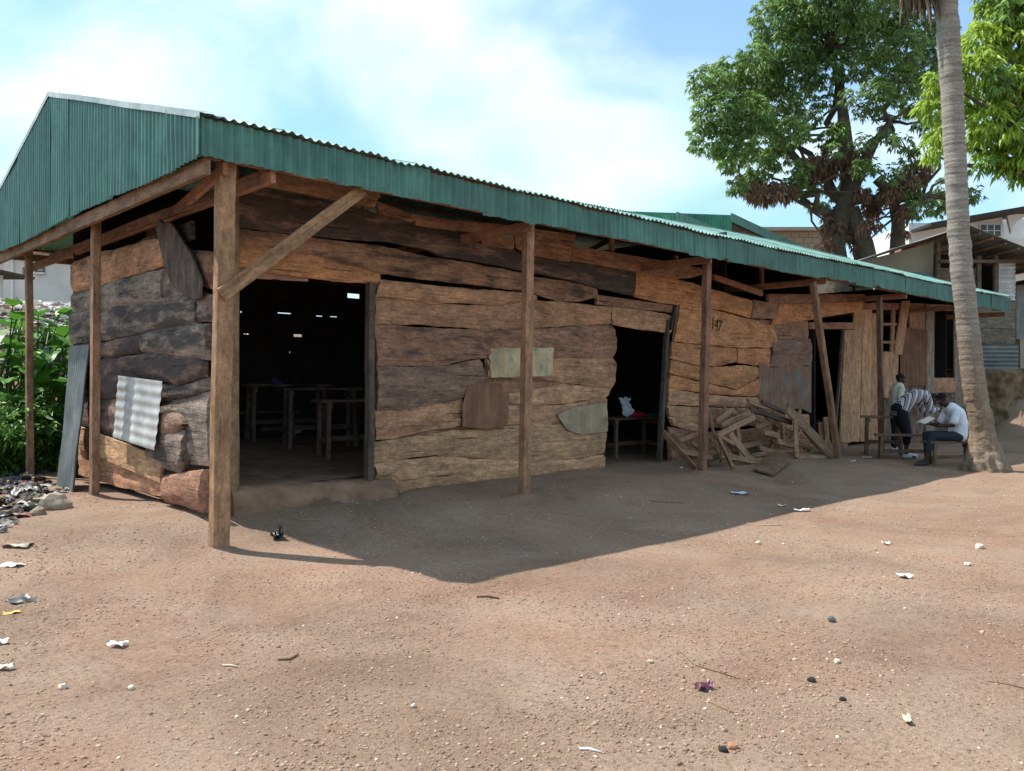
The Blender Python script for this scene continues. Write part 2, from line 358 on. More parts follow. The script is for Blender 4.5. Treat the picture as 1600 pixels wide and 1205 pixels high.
def beam(name, parent, p0, p1, w, h, col=(0.25, 0.15, 0.085), dark=0.0, up=Vector((0, 0, 1)), mat=None, jit=0.004, ch=0.006):
    """sawn timber from p0 to p1; w across, h along 'up'"""
    p0 = Vector(p0); p1 = Vector(p1); ex = (p1-p0); Ln = ex.length; ex.normalize()
    ey = up.cross(ex)
    if ey.length < 1e-4: ey = Vector((0, 1, 0))
    ey.normalize(); ez = ex.cross(ey)
    n = int(max(1, min(10, Ln/0.4))); v = []; f = []
    a, b = w/2, h/2
    sec = [(-a+ch, -b), (a-ch, -b), (a, -b+ch), (a, b-ch), (a-ch, b), (-a+ch, b), (-a, b-ch), (-a, -b+ch)]
    for i in range(n+1):
        jx, jy = rnd.uniform(-jit, jit), rnd.uniform(-jit, jit)
        for (y, z) in sec: v.append(((i/n-0.5)*Ln, y+jx, z+jy))
    for i in range(n):
        for k in range(8):
            k2 = (k+1) % 8; f.append((i*8+k, (i+1)*8+k, (i+1)*8+k2, i*8+k2)[::-1])
    f.append(tuple(range(8))[::-1]); f.append(tuple(n*8+k for k in range(8)))
    return obj(name, mesh(name, v, f), mat or SAWN, parent, frame((p0+p1)/2, ex, ey, ez), tuple(vary(col, 0.12))+(dark,))

def box(name, parent, c, s, mat, rotz=0.0, col=None, M=None, bev=0.0):
    x, y, z = s[0]/2, s[1]/2, s[2]/2
    v = [(i*x, j*y, k*z) for k in (-1, 1) for j in (-1, 1) for i in (-1, 1)]
    f = [(0, 2, 3, 1), (4, 5, 7, 6), (0, 1, 5, 4), (2, 6, 7, 3), (0, 4, 6, 2), (1, 3, 7, 5)]
    MM = M if M is not None else Matrix.Translation(Vector(c)) @ Matrix.Rotation(rotz, 4, 'Z')
    return obj(name, mesh(name, v, f), mat, parent, MM, col)

def corr(name, parent, M, x0, x1, lo, hi, mat, pitch=0.095, amp=0.014, seg=6, rows=2, fold=None, phase=0.0, wob=0.0, flare=0.0, horiz=False, col=None):
    """corrugated sheet in a local frame: waves across X, length along Y (lo..hi may be functions of x)"""
    lo_f = lo if callable(lo) else (lambda x: lo); hi_f = hi if callable(hi) else (lambda x: hi)
    n = max(4, int((x1-x0)/pitch*seg)); v = []; f = []; T = 0.0016
    sd_ = rnd.uniform(0, 300)
    for side in (0, 1):
        for i in range(n+1):
            x = x0+(x1-x0)*i/n; a = lo_f(x); b = hi_f(x)
            for j in range(rows+1):
                w = j/rows; y = a+(b-a)*w
                z = amp*math.sin(2*math.pi*(x-phase)/pitch) - side*T
                if fold: z += fold(x, y)
                if wob: z += wob*noise.noise(Vector((x*1.1, y*1.1, sd_)))
                if wob and j in (0, rows): y += wob*0.6*noise.noise(Vector((x*4, j, sd_)))
                v.append((x, y, z))
    q = rows+1; N = (n+1)*q
    for i in range(n):
        for j in range(rows):
            a = i*q+j; f.append((a, a+q, a+q+1, a+1)); f.append((N+a, N+a+1, N+a+q+1, N+a+q))
    return obj(name, mesh(name, v, f, True), mat, parent, M, col)

def tube(pts, rads, n=10, ring=None, cap=True, seed=0.0, rough=0.0):
    """swept tube as (verts, faces)"""
    v = []; f = []; up = Vector((0.31, 0.95, 0.1))
    for i, p in enumerate(pts):
        p = Vector(p); t = Vector(pts[min(i+1, len(pts)-1)])-Vector(pts[max(i-1, 0)]); t.normalize()
        a = up.cross(t)
        if a.length < 1e-3: a = Vector((1, 0, 0)).cross(t)
        a.normalize(); b = t.cross(a)
        for k in range(n):
            th = 2*math.pi*k/n; d = a*math.cos(th)+b*math.sin(th)
            r = rads[i]
            if rough: r *= 1+rough*noise.noise(Vector((d.x*1.5+seed, d.y*1.5+i*0.33, d.z*1.5+seed)))
            v.append(p+d*r)
    for i in range(len(pts)-1):
        for k in range(n):
            k2 = (k+1) % n; f.append((i*n+k, i*n+k2, (i+1)*n+k2, (i+1)*n+k))
    if cap: f.append(tuple(reversed(range(n)))); f.append(tuple((len(pts)-1)*n+k for k in range(n)))
    return v, f
def merge(list_):
    V = []; Fc = []
    for v, f in list_:
        o = len(V); V += v; Fc += [tuple(i+o for i in q) for q in f]
    return V, Fc
# ------------------------------------------------------------------ ground
def axis(fa, fb, step, lim):
    a = list(np.arange(fa, fb, step)); d = step; x = a[-1]
    while x < lim: d *= 1.35; x += d; a.append(x)
    d = step; x = a[0]
    while x > -lim: d *= 1.35; x -= d; a.insert(0, x)
    return a
gx = axis(-6.0, 19.0, 0.085, 600); gy = axis(-6.0, 9.5, 0.085, 600)
V = np.array([(x, y, gh(x, y)) for x in gx for y in gy]); ny = len(gy)
I, J = np.meshgrid(np.arange(len(gx)-1), np.arange(ny-1), indexing='ij'); A0 = (I*ny+J).ravel()
Fq = np.stack([A0, A0+ny, A0+ny+1, A0+1], 1)
ground = tag(obj('ground', mesh('ground', V, Fq, True), SOIL), kind='structure')

# ------------------------------------------------------------------ the long plank building
bld = thing('plank_building', (0.42, 1.25, 0.1), 'long weathered timber slab building under a green corrugated roof', 'building')
FW = ('y', 1.25); SW = ('x', 0.42)
TAN = (0.475, 0.268, 0.158); BRN = (0.355, 0.194, 0.124); GRB = (0.270, 0.168, 0.127); ORG = (0.52, 0.255, 0.124); YEL = (0.500, 0.300, 0.172); GRY = (0.275, 0.222, 0.182); ROOM_SHADE = (0.030, 0.027, 0.026)  # last tone: near-black, paints the dimness of the rooms into their boards

def wp(A, B, col, dark=0.0, **k):
    k.setdefault('out', rnd.uniform(0.0, 0.012)); k.setdefault('th', rnd.uniform(0.045, 0.065))
    return slab('wall_plank', bld, A, B, FW, vary(col, 0.1), dark, **k)
# --- front wall, above and beside the big doorway
wp([(398, 268), (590, 303)], [(398, 289), (580, 325)], BRN, 0.1, bulge=0.2, wav=0.002, out=0.03)
wp([(586, 316), (642, 338)], [(588, 333), (640, 349)], BRN, 0.1, bulge=0.2, wav=0.003, out=0.02)
wp([(638, 336), (700, 346), (780, 353), (800, 360)], [(645, 352), (700, 360), (780, 367), (796, 364)], BRN, 0.0, bulge=0.2, wav=0.004, out=0.03)
wp([(366, 287), (476, 310), (540, 322), (640, 349), (728, 365), (754, 380), (793, 388), (819, 402), (888, 409), (951, 419), (988, 425)],
   [(366, 354), (450, 365), (548, 374), (600, 377), (664, 390), (685, 400), (741, 408), (819, 424), (895, 439), (932, 450), (985, 462)], GRB, 0.58, out=0.004)
wp([(366, 358), (450, 369), (560, 382), (590, 386), (664, 402), (741, 414), (819, 429), (836, 435), (895, 442), (930, 453)],
   [(366, 380), (424, 388), (498, 402), (590, 427), (733, 444), (819, 455), (836, 460), (870, 470), (905, 471), (930, 464)], BRN, 0.38, out=0.0)
wp([(366, 382), (424, 390), (498, 404), (560, 418), (590, 429)], [(366, 418), (413, 425), (527, 440), (586, 443)], ORG, 0.05, out=0.02)
wp([(366, 420), (413, 427), (480, 436)], [(366, 433), (413, 436), (480, 439)], BRN, 0.2, bulge=0.2, out=0.0, th=0.03)
wp([(797, 354), (893, 368)], [(800, 388), (820, 400), (884, 410)], BRN, 0.08, out=0.062, th=0.02, bulge=0.15, wav=0.003)
wp([(748, 369), (797, 377)], [(748, 382), (797, 389)], BRN, 0.1, out=0.05, th=0.025, bulge=0.2)
wp([(889, 386), (1054, 413), (1099, 423)], [(886, 407), (981, 423), (1050, 436), (1075, 434), (1097, 427)], BRN, 0.05, out=0.035, bulge=0.25, wav=0.003)
wp([(989, 425), (1050, 438), (1077, 443), (1100, 451), (1140, 462), (1171, 471)], [(987, 463), (1026, 473), (1099, 481), (1140, 488), (1169, 497)], ORG, 0.0, out=0.02)
wp([(927, 462), (1054, 480)], [(927, 475), (1053, 489)], BRN, 0.0, out=0.03, th=0.04, bulge=0.15, wav=0.002)
wp([(952, 478), (1000, 484), (1049, 495)], [(954, 507), (988, 513), (1046, 520)], YEL, 0.05, rag=0.03)
# --- between the doorways
wp([(588, 439), (610, 440), (653, 446), (733, 453), (819, 459), (832, 463)], [(582, 463), (646, 469), (674, 475), (711, 473), (771, 476), (815, 471), (832, 469)], TAN, 0.1, out=0.025, amp=0.016)
wp([(582, 465), (646, 471), (674, 477), (771, 478), (836, 471), (884, 473), (932, 479), (953, 481)], [(582, 508), (646, 506), (752, 514), (817, 513), (900, 508), (950, 506)], TAN, 0.12, out=0.004)
wp([(580, 510), (734, 516), (814, 516), (900, 511), (952, 509)], [(585, 571), (684, 571), (734, 560), (800, 556), (860, 559), (953, 559)], BRN, 0.33, out=0.01, th=0.075, rnd_end=0.07)
wp([(583, 574), (684, 574), (744, 563)], [(585, 640), (625, 639), (720, 621), (757, 592)], GRB, 0.22, out=0.02, th=0.075)
wp([(757, 562), (860, 561), (955, 561)], [(758, 590), (836, 590), (878, 598), (913, 602), (951, 607)], TAN, 0.2, out=0.006, th=0.07, rnd_end=0.06)
wp([(742, 591), (836, 592), (875, 599)], [(748, 615), (810, 615), (836, 608), (872, 602)], BRN, 0.2, out=-0.005)
wp([(785, 617), (830, 610), (878, 600), (913, 604), (951, 609)], [(785, 632), (830, 633), (890, 629), (945, 619)], YEL, 0.05, out=0.012, amp=0.012)
wp([(582, 642), (625, 641), (719, 624)], [(584, 686), (610, 685), (664, 672), (716, 664)], TAN, 0.3, out=0.01)
wp([(600, 688), (664, 674), (716, 666), (800, 655)], [(600, 700), (664, 690), (716, 682), (800, 670)], BRN, 0.25, out=-0.035, th=0.03)
wp([(778, 634), (830, 636), (890, 632), (945, 621)], [(778, 664), (835, 662), (880, 661), (943, 656)], TAN, 0.12, out=0.004)
wp([(579, 692), (640, 684), (709, 674), (809, 666), (835, 664), (870, 664), (943, 659)], [(581, 722), (674, 711), (719, 713), (809, 719), (830, 720), (900, 715), (941, 708)], YEL, 0.08, out=0.014)
wp([(581, 725), (674, 714), (719, 716), (809, 722), (900, 718), (940, 711)], [(583, 745), (605, 752), (620, 770), (660, 766), (700, 758), (809, 747), (900, 735), (940, 730)], YEL, 0.06, out=0.022, rag=0.05)
wp([(600, 752), (700, 752), (940, 722)], [(600, 780), (700, 775), (940, 745)], BRN, 0.3, out=-0.03, th=0.03)
# --- right of the second doorway
wp([(1058, 477), (1099, 483), (1112, 486), (1166, 500), (1203, 510)], [(1048, 533), (1120, 540), (1155, 543), (1196, 543), (1212, 537)], ORG, 0.02, out=0.03, bulge=0.25, th=0.05)
wp([(1047, 535), (1100, 541), (1147, 545)], [(1044, 559), (1090, 571), (1118, 572), (1147, 565)], ORG, 0.03, out=0.01, bulge=0.5)
wp([(1149, 545), (1200, 546)], [(1149, 566), (1186, 572), (1198, 574)], ORG, 0.0, out=0.014, bulge=0.5)
wp([(1044, 562), (1090, 574), (1118, 575), (1150, 572), (1182, 574)], [(1043, 582), (1088, 594), (1148, 608), (1182, 590)], ORG, 0.05, out=0.0, bulge=0.5)
wp([(1043, 585), (1088, 597), (1148, 611), (1182, 592)], [(1041, 605), (1088, 613), (1148, 618), (1182, 619)], ORG, 0.02, out=0.012, bulge=0.5)
wp([(1041, 608), (1088, 616), (1148, 621), (1184, 622)], [(1040, 632), (1088, 634), (1184, 637)], TAN, 0.05, out=0.0, bulge=0.5)
wp([(1040, 635), (1088, 637), (1200, 640)], [(1044, 651), (1088, 668), (1200, 664)], TAN, 0.05, out=-0.01)
wp([(1044, 652), (1088, 664), (1096, 668)], [(1047, 664), (1090, 678), (1096, 680)], YEL, 0.0, out=0.02, rag=0.05)
wp([(1042, 668), (1100, 676), (1200, 668)], [(1042, 700), (1100, 702), (1200, 698)], BRN, 0.15, out=0.0)
wp([(1042, 702), (1100, 704), (1200, 700)], [(1042, 728), (1100, 730), (1200, 724)], BRN, 0.2, out=0.02, th=0.09)
wp([(1200, 646), (1262, 648)], [(1200, 682), (1262, 684)], TAN, 0.3, out=0.0)
wp([(1200, 684), (1262, 686)], [(1200, 716), (1262, 714)], BRN, 0.2, out=0.01)
wp([(1200, 506), (1259, 502)], [(1203, 529), (1259, 529)], BRN, 0.15, out=0.01)
wp([(1204, 531), (1262, 530)], [(1198, 574), (1263, 570)], GRB, 0.3, out=0.03, amp=0.012)
wp([(1172, 470), (1210, 477)], [(1168, 497), (1208, 499)], BRN, 0.1, out=0.045, bulge=0.2)
wp([(1209, 477), (1340, 473)], [(1200, 508), (1257, 500), (1340, 486)], ORG, 0.12, out=0.03, bulge=0.4)
wp([(1193, 461), (1345, 461)], [(1195, 475), (1345, 472)], BRN, 0.05, out=0.05, bulge=0.2, wav=0.002)
wp([(1168, 498), (1205, 502)], [(1166, 512), (1204, 512)], BRN, 0.2, out=-0.01, th=0.03)
wp([(1110, 430), (1186, 455)], [(1110, 437), (1186, 463)], BRN, 0.0, out=0.04, bulge=0.15, wav=0.001)
wp([(1260, 505), (1331, 505)], [(1260, 514), (1331, 514)], BRN, 0.05, out=0.02, bulge=0.15, wav=0.001)
wp([(1340, 474), (1420, 474), (1496, 478)], [(1340, 484), (1420, 483), (1496, 486)], BRN, 0.1, out=-0.04, bulge=0.2)
# --- vertical slabs at the far end
def vp(Lf, Rt, col, dark=0.05, **k):
    k.setdefault('out', rnd.uniform(0.0, 0.03)); k.setdefault('th', 0.05)
    return slab('upright_slab', bld, Lf, Rt, FW, vary(col, 0.1), dark, vert=True, **k)
vp([(1317, 516), (1309, 690)], [(1334, 516), (1326, 692)], YEL)
vp([(1333, 470), (1332, 560), (1325, 690)], [(1347, 470), (1344, 560), (1341, 690)], YEL, 0.1)
vp([(1345, 484), (1341, 690)], [(1359, 484), (1356, 690)], YEL, 0.08)
vp([(1357, 490), (1355, 690)], [(1368, 490), (1365, 690)], TAN, 0.08)
vp([(1363, 552), (1362, 690)], [(1374, 552), (1373, 690)], TAN, 0.1, out=0.03)
vp([(1375, 550), (1374, 622)], [(1386, 550), (1385, 622)], TAN, 0.1)
vp([(1387, 550), (1386, 622)], [(1402, 550), (1400, 622)], YEL, 0.08)
vp([(1405, 471), (1393, 554)], [(1417, 471), (1405, 554)], TAN, 0.1, out=0.05)
vp([(1420, 480), (1420, 518)], [(1444, 480), (1444, 518)], RUST and BRN, 0.2)
vp([(1444, 476), (1443, 692)], [(1456, 476), (1455, 692)], GRY, 0.15, out=0.04)
vp([(1370, 476), (1369, 552)], [(1377, 476), (1376, 552)], BRN, 0.1)
vp([(1392, 476), (1390, 552)], [(1397, 476), (1395, 552)], BRN, 0.1, out=0.0)
vp([(1374, 622), (1374, 692)], [(1400, 622), (1400, 692)], GRB, 0.5, out=-0.02)
vp([(1400, 603), (1400, 692)], [(1424, 603), (1424, 692)], GRB, 0.5, out=-0.02)
vp([(1424, 603), (1424, 692)], [(1446, 603), (1446, 692)], GRB, 0.45, out=-0.02)
wp([(1449, 591), (1494, 591)], [(1449, 613), (1494, 613)], TAN, 0.15)
wp([(1449, 615), (1496, 615)], [(1449, 692), (1496, 692)], GRB, 0.45)
wp([(1366, 505), (1396, 505)], [(1366, 509), (1396, 509)], BRN, 0.0, out=0.06, th=0.02, bulge=0.1, wav=0.0)
wp([(1366, 533), (1396, 533)], [(1366, 537), (1396, 537)], BRN, 0.0, out=0.06, th=0.02, bulge=0.1, wav=0.0)
vp([(1488, 476), (1490, 692)], [(1500, 476), (1502, 692)], GRY, 0.3)
# --- patches nailed on the front wall
def patch(name, A, B, mat, out, th=0.006, **k):
    return slab(name, bld, A, B, FW, (1, 1, 1), 0, th=th, out=out, mat=mat, bulge=0.1, amp=0.004, **k)
patch('metal_patch', [(760, 545), (858, 543)], [(760, 591), (800, 589), (848, 588), (857, 585)], PALE, 0.085, wav=0.022, rag=0.06)
patch('metal_patch', [(715, 634), (723, 602), (735, 599), (776, 600), (787, 609), (786, 630)], [(715, 667), (740, 669), (780, 669), (786, 660)], RUST, 0.10, wav=0.014)
patch('metal_patch', [(866, 647), (890, 636), (918, 632), (942, 630)], [(866, 652), (880, 671), (904, 680), (943, 673)], GREYP, 0.085, wav=0.016)
q0 = plane_pt(FW, (1181, 645)); q1 = plane_pt(FW, (1263, 571))
corr('metal_patch', bld, frame(Vector((q0[0], 1.18, q0[1])), Vector((1, 0, 0)), Vector((0, 0, 1)), Vector((0, -1, 0))), 0, q1[0]-q0[0], lambda x: 0.05*math.sin(x*5), lambda x: q1[1]-q0[1]+0.03*math.sin(x*9), STAIN, pitch=0.15, amp=0.008, wob=0.03)
q0 = plane_pt(FW, (1402, 603)); q1 = plane_pt(FW, (1444, 516))
corr('metal_patch', bld, frame(Vector((q0[0], 1.17, q0[1])), Vector((1, 0, 0)), Vector((0, 0, 1)), Vector((0, -1, 0))), 0, q1[0]-q0[0], 0, q1[1]-q0[1], RUST, wob=0.015)

# --- doorway frames, posts, braces
def post(pt, pb, w, plane_y=0.0, col=(0.32, 0.19, 0.112), d=0.10, name='post', bury=0.15, dark=0.0):
    a = on_y(pb[0], pb[1], plane_y); b = on_y(pt[0], pt[1], plane_y); a.z -= bury
    return beam(name, bld, a, b, d, w, col, dark, up=Vector((1, 0, 0)))
def ypost(x, y, z0, z1, w, d, top=(0, 0), col=(0.27, 0.17, 0.095), name='post', dark=0.0):
    return beam(name, bld, (x, y, z0), (x+top[0], y+top[1], z1), d, w, col, dark, up=Vector((1, 0, 0)))
post((353, 250), (341, 860), 0.155, 0.0, d=0.11)
post((826, 342), (819, 775), 0.125, 0.0, col=(0.30, 0.165, 0.10))
post((1105, 402), (1097, 740), 0.125, 0.0, col=(0.22, 0.115, 0.072))
post((1270, 440), (1313, 728), 0.12, -0.05, col=(0.24, 0.15, 0.085))
post((1374, 464), (1377, 702), 0.10, 0.1, col=(0.17, 0.105, 0.07))
for (pt, pb, w) in (((150, 330), (147, 777), 0.11), ((45, 372), (47, 742), 0.095)):
    a = on_x(pb[0], pb[1], 0.0); b = on_x(pt[0], pt[1], 0.0); a.z -= 0.15
    beam('post', bld, a, b, 0.09, w, (0.29, 0.175, 0.108), up=Vector((0, 1, 0)))
ypost(0.0, 9.0, 0.1, 3.5, 0.10, 0.09)
for x in (3.87, 7.74, 11.6, 15.4, 19.2, 22.2): ypost(x, 8.7, 0.1, 3.55, 0.10, 0.09)
a = on_y(346, 462, -0.085); b = on_y(566, 297, -0.085)
beam('brace', bld, a, b, 0.035, 0.13, (0.33, 0.195, 0.11), up=Vector((0, 0, 1)))
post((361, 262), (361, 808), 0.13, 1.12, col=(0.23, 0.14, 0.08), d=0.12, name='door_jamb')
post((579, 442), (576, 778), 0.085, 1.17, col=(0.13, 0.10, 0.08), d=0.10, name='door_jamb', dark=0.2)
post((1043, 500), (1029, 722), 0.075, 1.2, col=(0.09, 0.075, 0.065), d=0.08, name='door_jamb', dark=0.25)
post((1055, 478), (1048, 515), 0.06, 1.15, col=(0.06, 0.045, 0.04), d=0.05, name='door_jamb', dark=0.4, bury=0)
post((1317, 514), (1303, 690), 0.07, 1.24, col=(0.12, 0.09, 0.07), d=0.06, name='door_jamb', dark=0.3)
post((956, 374), (956, 402), 0.09, 1.3, col=BRN, d=0.06, name='stud', bury=0.05)
for px in (480, 570, 1056, 1190): post((px, 300 if px < 700 else 400), (px, 345 if px < 700 else 440), 0.08, 1.33, col=BRN, d=0.06, name='stud', bury=0.1)
# worn step of earth in the big doorway
def rough_block(name, parent, x0, x1, y0, y1, z0, zt, mat, nx=40, nyy=8, amp=0.02):
    v = []; f = []
    prof = [(0, 0.0), (0.0, 0.55), (0.06, 0.9), (0.14, 1.0), (0.6, 1.0), (1.0, 1.0)]
    for i in range(nx+1):
        x = x0+(x1-x0)*i/nx
        for (wy, wz) in prof:
            y = y0+(y1-y0)*wy; z = z0+(zt(x)-z0)*wz
            k = noise.noise(Vector((x*3, y*3, z*4)))*amp + noise.noise(Vector((x*11, y*11, z*11)))*amp*0.5
            v.append((x, y+k*(1.6 if wy < 0.2 else 0), z+k*(0.8 if wz > 0 else 0)))
    q = len(prof)
    for i in range(nx):
        for j in range(q-1): a = i*q+j; f.append((a, a+q, a+q+1, a+1))
    c = Vector(((x0+x1)/2, (y0+y1)/2, z0)); v = [Vector(p)-c for p in v]
    return obj(name, mesh(name, v, f, True), mat, parent, Matrix.Translation(c))
EARTH = mk_plain('trodden_earth', (0.25, 0.150, 0.098), 0.95, 0.35, 5, 1.0, 0.05)
rough_block('threshold', bld, on_y(940, 720, 1.25).x, on_y(1036, 720, 1.25).x, 1.12, 1.75, -0.05, lambda x: 0.17, EARTH, amp=0.03)
rough_block('threshold', bld, on_y(1256, 700, 1.25).x, on_y(1318, 700, 1.25).x, 1.12, 1.75, -0.1, lambda x: 0.17, EARTH, amp=0.03)
rough_block('door_step', bld, 0.62, 2.72, 1.0, 1.9, -0.05, lambda x: 0.44-0.045*x, EARTH, amp=0.045)
def fz(y): return 0.36+0.24*sst(y, 1.6, 4.6)
_v = [(0.45+21.7*i/40, 1.45+4.3*j/14, fz(1.45+4.3*j/14)-0.22*sst(21.7*i/40, 3.4, 5.6)+0.02*noise.noise(Vector((i*0.9, j*0.7, 2)))) for i in range(41) for j in range(15)]
_f = [(i*15+j, (i+1)*15+j, (i+1)*15+j+1, i*15+j+1) for i in range(40) for j in range(14)]
fl = obj('floor', mesh('floor', _v, _f, True), mk_plain('dark_earth_floor', (0.24, 0.155, 0.11), 0.95, 0.4, 4, 0.8, 0.03)); tag(fl, kind='structure')

# --- side wall (gable side)
def sp_(A, B, col, dark=0.0, **k):
    k.setdefault('out', rnd.uniform(0.0, 0.03)); k.setdefault('th', rnd.uniform(0.07, 0.11)); k.setdefault('bulge', 0.5); k.setdefault('amp', 0.014)
    return slab('wall_plank', bld, A, B, SW, vary(col, 0.1), dark, **k)
sp_([(124, 412), (160, 398), (199, 390), (240, 378), (268, 372)], [(126, 458), (165, 446), (207, 433), (240, 424), (268, 415)], TAN, 0.30, out=0.03, rnd_end=0.10)
sp_([(121, 460), (180, 442), (266, 421)], [(123, 488), (180, 480), (266, 470)], GRY, 0.40, out=0.01)
sp_([(262, 425), (300, 452), (334, 462)], [(262, 503), (300, 503), (334, 503)], GRY, 0.42, out=0.0)
sp_([(119, 490), (180, 482), (233, 475), (270, 472), (318, 470)], [(120, 537), (174, 532), (216, 522), (318, 507)], GRY, 0.50, out=0.02)
sp_([(120, 540), (174, 535), (216, 525), (234, 523)], [(122, 563), (180, 558), (226, 551)], GRB, 0.60, out=0.0)
sp_([(232, 521), (280, 513), (334, 506)], [(230, 549), (280, 556), (334, 562)], GRY, 0.50, out=0.02)
sp_([(196, 560), (266, 551), (330, 566)], [(200, 584), (250, 592), (290, 601), (330, 588)], GRB, 0.55, out=0.03)
sp_([(122, 566), (200, 560), (215, 570)], [(122, 618), (180, 622), (235, 600)], GRB, 0.60, out=0.0)
sp_([(240, 600), (290, 604), (334, 590)], [(240, 630), (290, 622), (334, 610)], GRY, 0.45, out=0.0)
sp_([(122, 620), (180, 624), (240, 628)], [(122, 668), (180, 684), (240, 700)], GRB, 0.5, out=-0.01)
sp_([(240, 634), (290, 625), (334, 613)], [(244, 720), (290, 724), (334, 726)], GRY, 0.42, out=0.0)
sp_([(246, 668), (270, 662), (296, 668), (305, 676)], [(246, 714), (275, 732), (298, 737), (304, 722)], GRY, 0.42, out=0.05, th=0.10, amp=0.02, rag=0.04)
sp_([(252, 652), (275, 643), (298, 650), (305, 660)], [(256, 672), (275, 680), (298, 672), (304, 664)], GRB, 0.15, out=0.09, th=0.07, amp=0.02, rag=0.06)
sp_([(134, 666), (200, 690), (270, 716)], [(134, 698), (200, 726), (266, 752)], YEL, 0.06, out=0.09, th=0.03, bulge=0.15, wav=0.004)
sp_([(132, 700), (200, 728), (266, 755)], [(132, 740), (200, 760), (266, 775)], TAN, 0.12, out=0.05, th=0.03, bulge=0.15)
sp_([(272, 744), (300, 738), (334, 734)], [(272, 780), (300, 788), (334, 800)], BRN, 0.25, out=0.05, amp=0.03, rag=0.05)
sp_([(268, 378), (300, 392), (334, 396)], [(268, 420), (300, 440), (334, 452)], BRN, 0.40, out=-0.02)
slab('wall_plank', bld, [(262, 350), (272, 396), (288, 446), (318, 468)], [(285, 350), (318, 400), (334, 440), (332, 470)], SW, (0.12, 0.09, 0.075), 0.3, th=0.03, out=0.12, vert=True, bulge=0.3, rag=0.05)
slab('wall_plank', bld, [(170, 398), (230, 372), (300, 345)], [(170, 420), (230, 400), (300, 372)], SW, GRB, 0.55, th=0.05, out=-0.03)
# metal sheets leaning on the side wall
def quad_sheet(name, P, n, m, mat, pitch, amp, across=True, parent=None):
    """corrugated sheet through four corner points P00,P10,P11,P01"""
    P = [Vector(p) for p in P]; nn = (P[1]-P[0]).cross(P[3]-P[0]).normalized(); v = []; f = []
    ctr = sum(P, Vector())/4; w = ((P[1]-P[0]).length+(P[2]-P[3]).length)/2; h = (P[3]-P[0]).length
    for i in range(n+1):
        for j in range(m+1):
            s, t = i/n, j/m
            p = (P[0]*(1-s)+P[1]*s)*(1-t)+(P[3]*(1-s)+P[2]*s)*t
            d = (s*w if across else t*h)
            p = p+nn*(amp*math.sin(2*math.pi*d/pitch)+0.02*noise.noise(p*1.5)); v.append(p-ctr)
    for i in range(n):
        for j in range(m): a = i*(m+1)+j; f.append((a, a+m+1, a+m+2, a+1))
    N = len(v); v += [p-nn*0.003 for p in v]; f += [tuple(N+k for k in reversed(q)) for q in f]
    return obj(name, mesh(name, v, f, True), mat, parent, Matrix.Translation(ctr))
quad_sheet('metal_patch', [on_x(175, 683, 0.20), on_x(240, 704, 0.20), on_x(254, 596, 0.24), on_x(185, 587, 0.24)], 6, 60, GALV, 0.12, 0.0045, False, bld)
SL = tag(quad_sheet('leaning_metal_sheet', [on_x(88, 782, 0.0), on_x(113, 770, -0.05), on_x(141, 540, 0.26), on_x(112, 541, 0.26)], 60, 14, GALVD, 0.085, 0.017, True),
    'long dull grey corrugated sheet leaning on end of the side wall', 'metal sheet')

# --- closed back, far end and cross walls (seen only as darkness and slits of light)
def plain_wall(plane, rows, a0, a1, col, gaps=()):
    for (z0, z1) in rows:
        a = a0
        while a < a1-0.05:
            b = min(a1, a+rnd.uniform(2.2, 3.4)); lo = z0
            slab('back_plank', bld, [(a, z1+0.03), (b, z1+0.03)], [(a, lo), (b, lo)], plane, vary(col, 0.15), 0.3, th=0.03, out=rnd.uniform(0, 0.01) if True else 0, raw=True, bulge=0.2, nv=3, wav=0.002)
            a = b
bx0, bx1 = 0.42, 22.3
BW = ('y', 5.75)
# light slits in the back wall: rows leave real holes at these places
holes = []
for (p0, p1) in (((434, 488), (456, 491)), ((470, 490), (482, 491)), ((494, 493), (505, 495)), ((516, 494), (528, 496)), ((459, 522), (473, 527)), ((543, 458), (563, 467)), ((490, 440), (566, 448)), ((381, 521), (390, 523)), ((452, 549), (455, 552)), ((376, 486), (379, 489))):
    a = plane_pt(BW, p0); b = plane_pt(BW, p1); holes.append((a[0], b[0], min(a[1], b[1]), max(a[1], b[1])))
def holed_wall(y, x0, x1, z0, z1, holes, col):
    """boards running floor to eave, cut around small holes"""
    xs = sorted(set([x0, x1]+[h[0] for h in holes]+[h[1] for h in holes])); e = []
    for a, b in zip(xs, xs[1:]):
        n = max(1, int((b-a)/0.9))
        for k in range(n): e.append((a+(b-a)*k/n, a+(b-a)*(k+1)/n))
    for (a, b) in e:
        m = (a+b)/2; hs = sorted((h[2], h[3]) for h in holes if h[0] < m < h[1]); z = z0
        for (ha, hb) in hs+[(z1, z1)]:
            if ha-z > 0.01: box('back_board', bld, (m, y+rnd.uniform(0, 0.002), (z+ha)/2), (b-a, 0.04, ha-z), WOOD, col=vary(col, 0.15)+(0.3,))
            z = hb
holed_wall(5.77, bx0, bx1, 0.0, 4.55, holes, ROOM_SHADE)
for xc in (10.6, 14.2, 22.25):  # inner two walls added to darken the rooms, the last closes the far end
    for k in range(7): box('cross_board', bld, (xc, 1.35+0.3+0.6*k, 2.2), (0.04, 0.6, 4.4), WOOD, col=vary(ROOM_SHADE, 0.15)+(0.3,))

